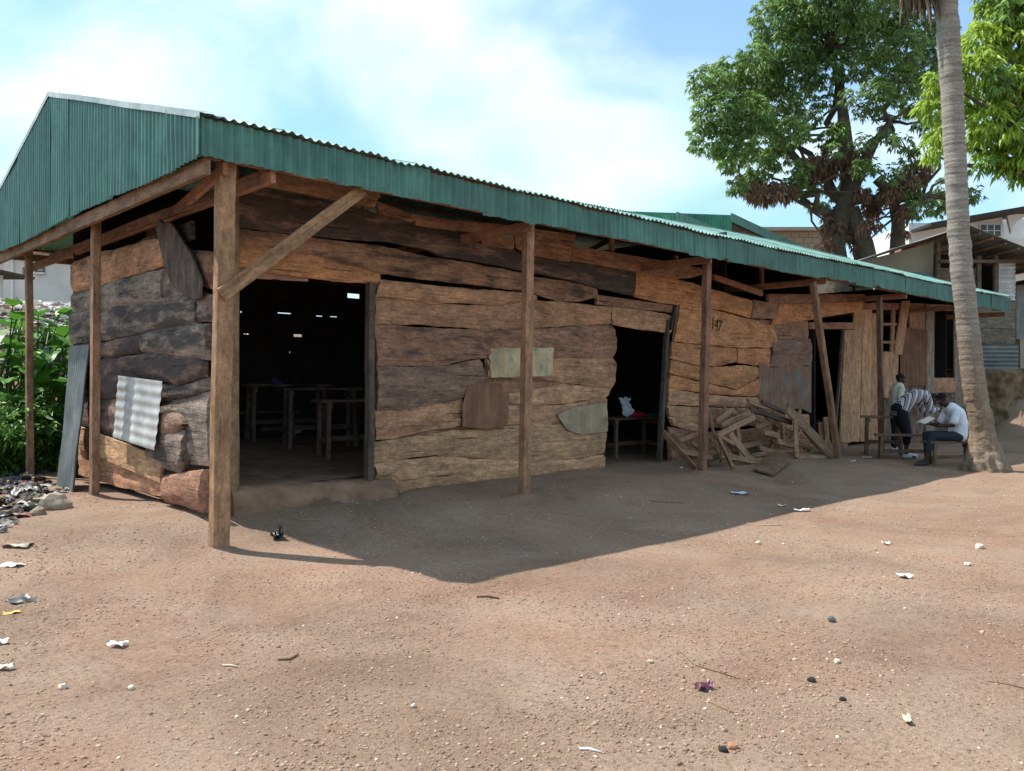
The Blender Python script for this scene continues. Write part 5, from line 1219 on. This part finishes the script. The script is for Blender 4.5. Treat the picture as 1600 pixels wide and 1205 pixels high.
extra = [((1150,640),(1196,660),0.95,0.8,0.11,'rail lying behind the parallel rails of the heap'),((1196,648),(1232,676),0.8,0.6,0.12,'slanting rail in the heap below the dark top rail'),((1180,668),(1226,654),0.75,0.7,0.09,'rail rising right under the dark top rail'),
 ((1206,690),(1248,672),0.7,0.55,0.09,'rail rising right behind the upright stick'),((1150,700),(1200,690),0.75,0.7,0.10,'back rail behind the rear leg of the frame'),((1186,700),(1230,716),0.6,0.4,0.10,'rail sloping down right in the heap middle'),
 ((1110,690),(1150,664),0.85,0.8,0.08,'rail crossing behind the steep thin batten'),((1256,672),(1280,700),0.7,0.5,0.10,'board edge showing behind the widest board'),((1150,656),(1158,716),0.9,0.7,0.10,'upright board at the back left of the heap'),
 ((1206,636),(1216,700),0.95,0.8,0.11,'upright board at the back middle of the heap'),((1174,712),(1236,704),0.55,0.45,0.08,'low crosswise rail behind the flat board'),((1060,690),(1104,672),0.95,0.9,0.08,'rail leaning on the wall left of the third post'),
 ((1256,700),(1296,690),0.75,0.6,0.09,'crosswise rail under the widest board near the third doorway'),((1130,640),(1170,652),0.98,0.9,0.10,'highest rail at the heap back left')]
for (a_, b_, s0, s1, w_, lab) in extra: pile(a_, b_, s0, s1, w_, 0.045, lab, vary(PCOL, 0.25))
q = [on_ground(1177,738), on_ground(1208,747), on_ground(1239,726), on_ground(1206,714)]
c = sum(q, Vector())/4; v = [Vector((p.x-c.x, p.y-c.y, 0.06+0.05*k+gh(p.x, p.y)-c.z)) for k, p in zip((0, 0, 1.4, 1.4), q)]; v += [p-Vector((0, 0, 0.03)) for p in v]
tag(obj('broken_board', mesh('broken_board', v, [(0,1,2,3),(7,6,5,4),(0,4,5,1),(1,5,6,2),(2,6,7,3),(3,7,4,0)]), SAWN, None, Matrix.Translation(c), (0.20,0.13,0.085,0.05)), 'flat square board lying on the soil before the heap', 'timber', GRP)

# ------------------------------------------------------------------ desks and benches
def table(name, c, L_, W_, H_, rz, label, cat, group=None, col=(0.12, 0.08, 0.055), thick=0.04, low=True):
    t = thing(name, c, label, cat, group, rz); M = t.matrix_basis
    P = lambda x, y, z: M @ Vector((x, y, z))
    ex = M.to_3x3() @ Vector((1, 0, 0)); ey = M.to_3x3() @ Vector((0, 1, 0))
    nb = 2 if W_ > 0.28 else 1
    for k in range(nb):
        y = (k-(nb-1)/2)*W_/nb; beam('top_plank', t, P(-L_/2, y, H_-thick/2), P(L_/2, y, H_-thick/2), W_/nb-0.008, thick, col)
    for sx in (-1, 1):
        for sy in (-1, 1): beam('leg', t, P(sx*(L_/2-0.1), sy*(W_/2-0.04), 0), P(sx*(L_/2-0.12), sy*(W_/2-0.05), H_-thick-0.002), 0.06, 0.06, col, up=ex)
        beam('cross_rail', t, P(sx*(L_/2-0.11), -W_/2+0.04, H_*0.3), P(sx*(L_/2-0.11), W_/2-0.04, H_*0.3), 0.03, 0.06, col)
        beam('apron', t, P(sx*(L_/2-0.155), -W_/2+0.03, H_-thick-0.05), P(sx*(L_/2-0.155), W_/2-0.03, H_-thick-0.05), 0.03, 0.08, col)
    if low: beam('stretcher', t, P(-L_/2+0.1, 0, H_*0.34), P(L_/2-0.1, 0, H_*0.34), 0.03, 0.07, col)
    return t
def at_floor(px, py):
    Y = 8.0
    while Y < 30:
        p = on_d(px, py, Y)
        if p.z <= fz(p.y)-0.01: break
        Y += 0.02
    return Vector((p.x, p.y, fz(p.y)-0.02))
DG = 'desks inside the classroom'
IC = (0.17, 0.125, 0.10)
table('desk', at_floor(448, 688), 1.35, 0.42, 0.92, R(-12), 'dim desk where a person rests inside the big doorway', 'desk', DG, IC)
table('bench', at_floor(420, 684), 1.0, 0.24, 0.46, R(-12), 'low bench behind the resting person inside the doorway', 'bench', None, IC)
DN = at_floor(556, 714); table('desk', DN, 1.2, 0.42, 0.84, R(-8), 'nearest dim desk at the right edge inside the big doorway', 'desk', DG, IC)
DM = at_floor(500, 698); table('desk', DM, 1.2, 0.40, 0.90, R(-14), 'dim desk between the other two inside the big doorway', 'desk', DG, IC)
for i, (dp, h_, l_) in enumerate(((DM, 0.90, 'open exercise book on the middle desk inside'), (DN, 0.84, 'white paper on the nearest desk inside'))):
    v, f = crumple(0.28, 0.2, 6, 0.006, 3+i, 0.06)
    tag(obj('exercise_book', mesh('exercise_book', v, f, True), PAPER, None, Matrix.Translation((dp.x-0.1+0.2*i, dp.y-0.05, dp.z+h_+0.008)), (0.80, 0.80, 0.77, 1)), l_, 'book')
# table inside the second doorway
T2 = table('desk', Vector((on_y(985, 690, 2.3).x, 2.3, fz(2.3)-0.24)), 1.5, 0.45, 0.74, R(0), 'desk standing inside the second doorway with cloths on it', 'desk', DG, (0.16, 0.105, 0.07))
tb = T2.matrix_basis.translation; tz = tb.z+0.745
def heap_cloth(name, x, y, w, d, h, col, lab, cat, mat=CLOTH):
    v = []; f = []; n = 12
    for i in range(n+1):
        for j in range(n+1):
            a, b = i/n*2-1, j/n*2-1; k = max(0, 1-(a*a+b*b)*0.9)
            v.append((a*w/2, b*d/2, h*k*(0.7+0.6*noise.noise(Vector((a*2.2+x, b*2.2, 3))))+0.006))
    for i in range(n):
        for j in range(n): q = i*(n+1)+j; f.append((q, q+n+1, q+n+2, q+1))
    return tag(obj(name, mesh(name, v, f, True), mat, None, Matrix.Translation((x, y, tz)), col+(1,)), lab, cat)
heap_cloth('red_cloth', tb.x+0.10, tb.y-0.12, 0.42, 0.28, 0.12, (0.40, 0.02, 0.03), 'red cloth lying on the desk in the second doorway', 'cloth')
heap_cloth('teal_cloth', tb.x+0.48, tb.y-0.12, 0.32, 0.26, 0.07, (0.04, 0.13, 0.15), 'teal cloth lying on the desk right of the red one', 'cloth')
v, f = crumple(0.28, 0.34, 10, 0.10, 77); tag(obj('plastic_bag', mesh('plastic_bag', [Matrix.Rotation(R(78), 4, 'X') @ Vector(q) for q in v], f, True), PLASTIC, None, Matrix.Translation((tb.x-0.12, tb.y, tz+0.18)), (0.72, 0.76, 0.84, 1)), 'white plastic bag standing on the desk in the second doorway', 'bag')

def view_pt(px, py, Y): return cw(Xp(px, Y), Y, Zp(py, Y))
BG = 'benches where the people sit'
YB3 = 15.4
p = cw(Xp(1485, YB3), YB3); p.z = gh(p.x, p.y)
table('bench', p, 1.0, 0.30, 0.46, YAW+R(8), 'wooden bench carrying the man in the white shirt', 'bench', BG, (0.17, 0.115, 0.075))
p = cw(Xp(1380, 16.9), 16.9); p.z = gh(p.x, p.y)
table('desk', p, 0.85, 0.42, 0.80, YAW+R(-20), 'wooden school desk at the left of the three people', 'desk', None, (0.15, 0.10, 0.07))
p = cw(Xp(1412, 16.2), 16.2); p.z = gh(p.x, p.y)
table('bench', p, 1.05, 0.26, 0.50, YAW+R(-14), 'low wooden bench at the feet of the striped-shirt person', 'bench', BG, (0.15, 0.10, 0.07))

# ------------------------------------------------------------------ people
def blob(parts, voxel, name, it=3):
    """one continuous surface grown over tapered limbs: parts are (p0, r0, p1, r1) or ('e', centre, radii)"""
    import bmesh
    bm = bmesh.new()
    def ell(c, r, M=None):
        m = Matrix.Translation(Vector(c)) @ Matrix.Diagonal(Vector((r[0], r[1], r[2], 1)))
        if M: m = Matrix.Translation(Vector(c)) @ M.to_4x4() @ Matrix.Diagonal(Vector((r[0], r[1], r[2], 1)))
        bmesh.ops.create_icosphere(bm, subdivisions=2, radius=1.0, matrix=m)
    for q in parts:
        if q[0] == 'e': ell(q[1], q[2], q[3] if len(q) > 3 else None); continue
        p0, r0, p1, r1 = Vector(q[0]), q[1], Vector(q[2]), q[3]
        sd_ = 2 if min(r0, r1) > 0.02 else 1
        for p_, r_ in ((p0, r0), (p1, r1)): bmesh.ops.create_icosphere(bm, subdivisions=sd_, radius=r_, matrix=Matrix.Translation(p_))
        ax_ = p1-p0
        if ax_.length > 1e-4:
            bmesh.ops.create_cone(bm, cap_ends=True, segments=14, radius1=r0, radius2=r1, depth=ax_.length, matrix=Matrix.Translation((p0+p1)/2) @ ax_.to_track_quat('Z', 'Y').to_matrix().to_4x4())
    me = bpy.data.meshes.new('tmp'); bm.to_mesh(me); bm.free()
    o = bpy.data.objects.new('tmp', me); COL.objects.link(o)
    m = o.modifiers.new('r', 'REMESH'); m.mode = 'VOXEL'; m.voxel_size = voxel
    s_ = o.modifiers.new('s', 'SMOOTH'); s_.factor = 0.5; s_.iterations = it
    dg = bpy.context.evaluated_depsgraph_get(); out = bpy.data.meshes.new_from_object(o.evaluated_get(dg)); out.name = name
    bpy.data.objects.remove(o); bpy.data.meshes.remove(me)
    out.materials.clear(); out.polygons.foreach_set('use_smooth', [True]*len(out.polygons)); return out
def hand(wrist, d, palmn, curl=0.5, side=1, s=1.0):
    """palm, four unequal bent fingers and a thumb off the palm's side"""
    d = Vector(d).normalized(); n = Vector(palmn).normalized(); x = d.cross(n).normalized(); w = Vector(wrist); P = []
    for k in (-1.2, -0.4, 0.4, 1.2): P.append((w+x*k*0.012*s, 0.016*s, w+d*0.085*s+x*k*0.020*s, 0.013*s))
    for k, ln in zip((-1.2, -0.4, 0.4, 1.2), (0.075, 0.085, 0.08, 0.062)):
        a = w+d*0.085*s+x*k*0.020*s; b = a+(d*(1-curl*0.3)+n*curl*0.6).normalized()*ln*0.55*s; c = b+(d*(1-curl)+n*curl*1.2).normalized()*ln*0.5*s
        P += [(a, 0.0105*s, b, 0.0095*s), (b, 0.0095*s, c, 0.008*s)]
    a = w+d*0.02*s+x*side*0.022*s; b = a+(d*0.6+x*side*0.8+n*0.2).normalized()*0.042*s; c = b+(d*0.9+x*side*0.2+n*0.3).normalized()*0.034*s
    P += [(a, 0.014*s, b, 0.012*s), (b, 0.011*s, c, 0.009*s)]
    return P
def head_parts(c, fd, up, s=1.0):
    """skull, jaw, nose, ears, brow; fd = facing direction"""
    fd = Vector(fd).normalized(); up = Vector(up); up = (up-fd*up.dot(fd)).normalized(); x = fd.cross(up); c = Vector(c); M = Matrix((x, fd, up)).transposed()
    P = [('e', c+up*0.02*s-fd*0.008*s, (0.074*s, 0.094*s, 0.092*s), M), ('e', c-up*0.055*s+fd*0.03*s, (0.056*s, 0.062*s, 0.062*s), M), ('e', c-up*0.10*s+fd*0.055*s, (0.028*s, 0.026*s, 0.02*s), M)]
    P += [(c+fd*0.088*s+up*0.012*s, 0.009*s, c+fd*0.108*s-up*0.028*s, 0.014*s), ('e', c+fd*0.085*s+up*0.03*s, (0.05*s, 0.014*s, 0.012*s), M), ('e', c+fd*0.086*s-up*0.064*s, (0.026*s, 0.013*s, 0.010*s), M)]
    for e in (-1, 1): P += [('e', c+x*e*0.076*s-fd*0.01*s-up*0.01*s, (0.010*s, 0.022*s, 0.032*s), M), ('e', c+x*e*0.036*s+fd*0.07*s-up*0.02*s, (0.022*s, 0.018*s, 0.018*s), M)]
    eyes = [c+x*e*0.033*s+fd*0.083*s+up*0.006*s for e in (-1, 1)]
    hair = [('e', c+up*0.035*s-fd*0.018*s, (0.081*s, 0.097*s, 0.090*s), M)]
    return P, eyes, hair, M
STRIPE = None
def mk_stripe():
    m, t, b = newmat('striped_cloth'); g = G(t)
    tcn = g.n('TexCoord'); sx = g.n('SeparateXYZ'); g.l(tcn.outputs['Object'], sx.inputs[0])
    a = g.n('Math', operation='MULTIPLY'); a.inputs[1].default_value = 9.5; ad = g.n('Math', operation='MULTIPLY_ADD'); ad.inputs[1].default_value = -0.35
    g.l(sx.outputs[2], ad.inputs[0]); g.l(sx.outputs[0], ad.inputs[2]); g.l(ad.outputs[0], a.inputs[0])
    fr = g.n('Math', operation='FRACT'); g.l(a.outputs[0], fr.inputs[0])
    st = g.n('ValToRGB'); st.color_ramp.interpolation = 'CONSTANT'
    els = [(0.0, (0.55, 0.53, 0.55)), (0.30, (0.03, 0.025, 0.05)), (0.50, (0.50, 0.48, 0.5)), (0.60, (0.14, 0.04, 0.06)), (0.72, (0.5, 0.48, 0.5)), (0.80, (0.03, 0.025, 0.05)), (0.90, (0.55, 0.53, 0.55))]
    cr = st.color_ramp
    while len(cr.elements) < len(els): cr.elements.new(0.5)
    for e, (p, c) in zip(cr.elements, els): e.position = p; e.color = c+(1,)
    g.l(fr.outputs[0], st.inputs[0]); g.l(st.outputs[0], b.inputs['Base Color']); b.inputs['Roughness'].default_value = 0.9
    return m
def person(origin, rotz, label, body, shirt, trousers, shoes, head, shirt_mat, shirt_col, tr_col, shoe_col=(0.6, 0.6, 0.58), voxel=0.009):
    t = thing('person', origin, label, 'person', None, rotz); M = t.matrix_basis
    hp, eyes, hair, HM = head
    bo = obj('body', blob(body+hp, voxel, 'body'), SKIN, t, M)
    obj('hair', blob(hair, 0.012, 'hair', 1), HAIR, t, M)
    import bmesh
    for e in eyes:
        bm = bmesh.new(); bmesh.ops.create_icosphere(bm, subdivisions=2, radius=0.009, matrix=Matrix.Translation(e)); me = bpy.data.meshes.new('eye'); bm.to_mesh(me); bm.free()
        obj('eye', me, PAPER, bo, M, (0.5, 0.48, 0.45, 1))
    obj('shirt', blob(shirt, 0.013, 'shirt', 4), shirt_mat, t, M, shirt_col+(1,))
    obj('trousers', blob(trousers, 0.013, 'trousers', 4), CLOTH, t, M, tr_col+(1,))
    for s_ in shoes: obj('shoe', blob(s_, 0.012, 'shoe', 2), CLOTH, t, M, shoe_col+(1,))
    return t
def leg(hip, knee, ank): return [(hip, 0.082, knee, 0.056), (knee, 0.054, ank, 0.036)]
def arm(sh, el, wr): return [(sh, 0.050, el, 0.038), (el, 0.038, wr, 0.026)]
def foot(ank, d): d = Vector(d); a = Vector(ank); return [(a+Vector((0, 0, -0.03))-d*0.03, 0.036, a+d*0.13+Vector((0, 0, -0.052)), 0.028), (a+d*0.13+Vector((0, 0, -0.052)), 0.028, a+d*0.18+Vector((0, 0, -0.056)), 0.022)]

# local axes of each person: X to the right of the picture, Y away, Z up
o = cw(Xp(1470, 15.4), 15.4); o.z = gh(o.x, o.y)
hipL, hipR = Vector((0.27, 0.10, 0.54)), Vector((0.27, -0.10, 0.54)); kL, kR = Vector((-0.20, 0.14, 0.56)), Vector((-0.22, -0.13, 0.56)); aL, aR = Vector((-0.16, 0.14, 0.09)), Vector((-0.36, -0.14, 0.09))
shL, shR = Vector((0.20, 0.19, 1.02)), Vector((0.20, -0.19, 1.02)); eL, eR = Vector((0.10, 0.25, 0.76)), Vector((0.10, -0.25, 0.76)); wL, wR = Vector((-0.14, 0.13, 0.76)), Vector((-0.12, -0.13, 0.74))
spine = [(Vector((0.29, 0, 0.56)), 0.13), (Vector((0.34, 0, 0.76)), 0.125), (Vector((0.28, 0, 0.96)), 0.135), (Vector((0.18, 0, 1.07)), 0.10), (Vector((0.10, 0, 1.14)), 0.055)]
def torso(sp, wid, inf=0.0, upto=None):
    P = []
    for (a, ra), (b, rb) in list(zip(sp, sp[1:]))[:upto]:
        for k in (-1, 0, 1): P.append((a+Vector((0, k*wid*min(1, ra/0.12), 0)), ra*0.86+inf, b+Vector((0, k*wid*min(1, rb/0.12), 0)), rb*0.86+inf))
    return P
hd = head_parts((0.02, 0, 1.235), (-0.80, -0.08, -0.55), (-0.5, 0, 0.8))
body = torso(spine, 0.055)+[(Vector((0.10, 0, 1.12)), 0.052, Vector((0.04, 0, 1.19)), 0.05)]+leg(hipL, kL, aL)+leg(hipR, kR, aR)+arm(shL, eL, wL)+arm(shR, eR, wR)+hand(wL, (-1, -0.1, 0.15), (0, -0.3, 0.9), 0.55, 1)+hand(wR, (-1, 0.1, 0.2), (0, 0.3, 0.9), 0.55, -1)+foot(aL, (-1, 0.1, 0))+foot(aR, (-1, -0.1, 0))
shirt = torso(spine, 0.06, 0.022, 3)+[(Vector((0.20, 0, 1.05)), 0.10, Vector((0.15, 0, 1.09)), 0.075)]+[(shL, 0.068, shL.lerp(eL, 0.75), 0.072), (shR, 0.068, shR.lerp(eR, 0.75), 0.072), (shL, 0.07, Vector((0.2, 0, 1.03)), 0.09), (shR, 0.07, Vector((0.2, 0, 1.03)), 0.09), (Vector((0.33, 0.07, 0.56)), 0.12, Vector((0.34, 0.06, 0.75)), 0.12), (Vector((0.33, -0.07, 0.56)), 0.12, Vector((0.34, -0.06, 0.75)), 0.12)]
trs = [(Vector((0.29, 0.06, 0.56)), 0.125, hipL, 0.105), (Vector((0.29, -0.06, 0.56)), 0.125, hipR, 0.105), (hipL, 0.105, kL, 0.075), (hipR, 0.105, kR, 0.075), (kL, 0.075, kL.lerp(aL, 0.8), 0.062), (kR, 0.075, kR.lerp(aR, 0.55), 0.064)]
shoes = [foot(aL+Vector((0, 0, -0.005)), (-1.05, 0.1, 0)), foot(aR+Vector((0, 0, -0.005)), (-1.05, -0.1, 0))]
shoes = [[(a, ra+0.008, b, rb+0.008) for a, ra, b, rb in s_] for s_ in shoes]
person(o, YAW, 'seated person in a white shirt bending over an open book', body, shirt, trs, shoes, hd, CLOTH, (0.70, 0.76, 0.84), (0.025, 0.035, 0.045), (0.05, 0.045, 0.045))
# the open book he holds
bk = thing('open_book', o+Vector((0, 0, 0.83)), 'open book held in the hands of the white-shirted person', 'book', None, YAW); Mb = bk.matrix_basis
for sgn in (-1, 1):
    M2 = Mb @ Matrix.Translation((-0.30, sgn*0.085, 0.015)) @ Matrix.Rotation(R(-28), 4, 'Y') @ Matrix.Rotation(R(-9*sgn), 4, 'X')
    box('page_block', bk, None, (0.22, 0.165, 0.014), PAPER, col=(0.74, 0.72, 0.64, 1), M=M2)
# striped shirt, stooping
o = cw(Xp(1415, 16.5), 16.5); o.z = gh(o.x, o.y)
pel = Vector((-0.12, 0, 0.96)); hipL, hipR = pel+Vector((0, 0.10, -0.04)), pel+Vector((0, -0.10, -0.04)); kL, kR = Vector((0.06, 0.13, 0.50)), Vector((-0.02, -0.12, 0.50)); aL, aR = Vector((0.10, 0.15, 0.09)), Vector((-0.06, -0.14, 0.09))
spine = [(pel, 0.135), (Vector((0.03, 0, 1.14)), 0.125), (Vector((0.22, 0, 1.25)), 0.13), (Vector((0.37, 0, 1.25)), 0.10), (Vector((0.44, 0, 1.22)), 0.055)]
shL, shR = Vector((0.36, 0.19, 1.20)), Vector((0.36, -0.19, 1.20)); eL, eR = Vector((0.44, 0.22, 0.94)), Vector((0.40, -0.23, 0.94)); wL, wR = Vector((0.62, 0.14, 0.96)), Vector((0.58, -0.17, 1.00))
hd = head_parts((0.545, 0, 1.17), (0.75, -0.05, -0.65), (0.6, 0, 0.75))
body = torso(spine, 0.055)+[(Vector((0.43, 0, 1.22)), 0.052, Vector((0.50, 0, 1.19)), 0.05)]+leg(hipL, kL, aL)+leg(hipR, kR, aR)+arm(shL, eL, wL)+arm(shR, eR, wR)+hand(wL, (1, 0, -0.1), (0, -0.3, -0.9), 0.4, 1)+hand(wR, (1, 0.1, 0), (0, 0.3, -0.9), 0.4, -1)+foot(aL, (1, 0, 0))+foot(aR, (1, -0.1, 0))
shirt = torso(spine, 0.06, 0.022, 3)+[(shL, 0.066, eL, 0.058), (shR, 0.066, eR, 0.058), (eR, 0.056, eR.lerp(wR, 0.8), 0.044), (eL, 0.056, eL.lerp(wL, 0.8), 0.044), (shL, 0.07, Vector((0.35, 0, 1.22)), 0.09), (shR, 0.07, Vector((0.35, 0, 1.22)), 0.09)]
trs = [(pel+Vector((-0.01, 0.06, 0.02)), 0.135, hipL, 0.11), (pel+Vector((-0.01, -0.06, 0.02)), 0.135, hipR, 0.11), (hipL, 0.11, kL, 0.08), (hipR, 0.11, kR, 0.08), (kL, 0.08, kL.lerp(aL, 0.45), 0.068), (kR, 0.08, kR.lerp(aR, 0.45), 0.068)]
shoes = [[(a, ra+0.010, b, rb+0.010) for a, ra, b, rb in foot(q, (1.05, 0, 0))] for q in (aL, aR)]
person(o, YAW, 'stooping person in a striped shirt and dark trousers', body, shirt, trs, shoes, hd, mk_stripe(), (1, 1, 1), (0.010, 0.011, 0.018))
# pale yellow shirt, standing behind
o = cw(Xp(1404, 17.5), 17.5); o.z = gh(o.x, o.y)
pel = Vector((-0.05, 0, 0.88)); hipL, hipR = pel+Vector((0, 0.10, -0.03)), pel+Vector((0, -0.10, -0.03)); kL, kR = Vector((-0.02, 0.11, 0.47)), Vector((-0.10, -0.11, 0.47)); aL, aR = Vector((-0.05, 0.12, 0.09)), Vector((-0.14, -0.12, 0.09))
spine = [(pel, 0.125), (Vector((-0.06, 0, 1.08)), 0.115), (Vector((-0.04, 0, 1.27)), 0.13), (Vector((-0.01, 0, 1.38)), 0.10), (Vector((0.01, 0, 1.43)), 0.052)]
shL, shR = Vector((-0.02, 0.19, 1.33)), Vector((-0.02, -0.19, 1.33)); eL, eR = Vector((-0.04, 0.24, 1.06)), Vector((-0.12, -0.25, 1.06)); wL, wR = Vector((0.10, 0.16, 0.92)), Vector((-0.06, -0.26, 0.84))
hd = head_parts((0.045, 0, 1.545), (0.85, -0.3, -0.35), (0.3, 0, 0.95))
body = torso(spine, 0.055)+[(Vector((0.01, 0, 1.42)), 0.05, Vector((0.03, 0, 1.49)), 0.048)]+leg(hipL, kL, aL)+leg(hipR, kR, aR)+arm(shL, eL, wL)+arm(shR, eR, wR)+hand(wL, (0.7, -0.2, -0.6), (0, -1, 0), 0.4, 1)+hand(wR, (0.2, 0, -1), (0, 1, 0), 0.4, -1)+foot(aL, (1, 0, 0))+foot(aR, (1, -0.2, 0))
shirt = torso(spine, 0.06, 0.02, 3)+[(shL, 0.064, shL.lerp(eL, 0.6), 0.064), (shR, 0.064, shR.lerp(eR, 0.6), 0.064), (shL, 0.07, Vector((-0.02, 0, 1.34)), 0.09), (shR, 0.07, Vector((-0.02, 0, 1.34)), 0.09)]
trs = [(pel+Vector((0, 0.06, 0.02)), 0.12, hipL, 0.10), (pel+Vector((0, -0.06, 0.02)), 0.12, hipR, 0.10), (hipL, 0.10, kL, 0.075), (hipR, 0.10, kR, 0.075), (kL, 0.075, kL.lerp(aL, 0.85), 0.062), (kR, 0.075, kR.lerp(aR, 0.85), 0.062)]
shoes = [[(a, ra+0.010, b, rb+0.010) for a, ra, b, rb in foot(q, (1.05, 0, 0))] for q in (aL, aR)]
person(o, YAW, 'standing person in a pale yellow shirt against the wall', body, shirt, trs, shoes, hd, CLOTH, (0.50, 0.50, 0.40), (0.03, 0.028, 0.03))
# resting on a desk inside the big doorway
o = at_floor(440, 684); o.y += 0.15; o.z += 0.06
pel = Vector((-0.25, 0.2, 0.50)); hipL, hipR = pel+Vector((0.02, 0.10, 0)), pel+Vector((0.02, -0.10, 0)); kL, kR = Vector((0.15, 0.30, 0.50)), Vector((0.15, 0.10, 0.50)); aL, aR = Vector((0.12, 0.3, 0.09)), Vector((0.12, 0.1, 0.09))
spine = [(pel, 0.13), (pel+Vector((-0.02, 0, 0.2)), 0.125), (pel+Vector((0.05, 0, 0.40)), 0.135), (pel+Vector((0.16, 0, 0.50)), 0.10), (pel+Vector((0.24, 0, 0.52)), 0.055)]
shL, shR = pel+Vector((0.13, 0.19, 0.46)), pel+Vector((0.13, -0.19, 0.46)); eL, eR = pel+Vector((0.36, 0.24, 0.33)), pel+Vector((0.34, -0.24, 0.33)); wL, wR = pel+Vector((0.52, 0.02, 0.33)), pel+Vector((0.52, -0.08, 0.33))
hd = head_parts(pel+Vector((0.34, -0.02, 0.46)), (0.6, -0.3, -0.7), (0.6, 0, 0.75))
body = torso(spine, 0.055)+[(pel+Vector((0.22, 0, 0.52)), 0.05, pel+Vector((0.30, -0.01, 0.49)), 0.05)]+leg(hipL, kL, aL)+leg(hipR, kR, aR)+arm(shL, eL, wL)+arm(shR, eR, wR)+hand(wL, (0.6, -0.7, 0), (0, 0, -1), 0.2, 1)+hand(wR, (0.6, 0.7, 0), (0, 0, -1), 0.2, -1)+foot(aL, (1, 0, 0))+foot(aR, (1, 0, 0))
shirt = torso(spine, 0.06, 0.02, 3)+[(shL, 0.064, eL, 0.056), (shR, 0.064, eR, 0.056), (shL, 0.07, pel+Vector((0.12, 0, 0.48)), 0.09), (shR, 0.07, pel+Vector((0.12, 0, 0.48)), 0.09)]
trs = [(pel+Vector((0, 0.06, 0.02)), 0.12, hipL, 0.10), (pel+Vector((0, -0.06, 0.02)), 0.12, hipR, 0.10), (hipL, 0.10, kL, 0.075), (hipR, 0.10, kR, 0.075), (kL, 0.075, kL.lerp(aL, 0.85), 0.062), (kR, 0.075, kR.lerp(aR, 0.85), 0.062)]
shoes = [[(a, ra+0.010, b, rb+0.010) for a, ra, b, rb in foot(q, (1.05, 0, 0))] for q in (aL, aR)]
person(o, YAW, 'dim person in purple leaning on a desk inside the doorway', body, shirt, trs, shoes, hd, CLOTH, (0.12, 0.09, 0.25), (0.03, 0.028, 0.03), voxel=0.012)
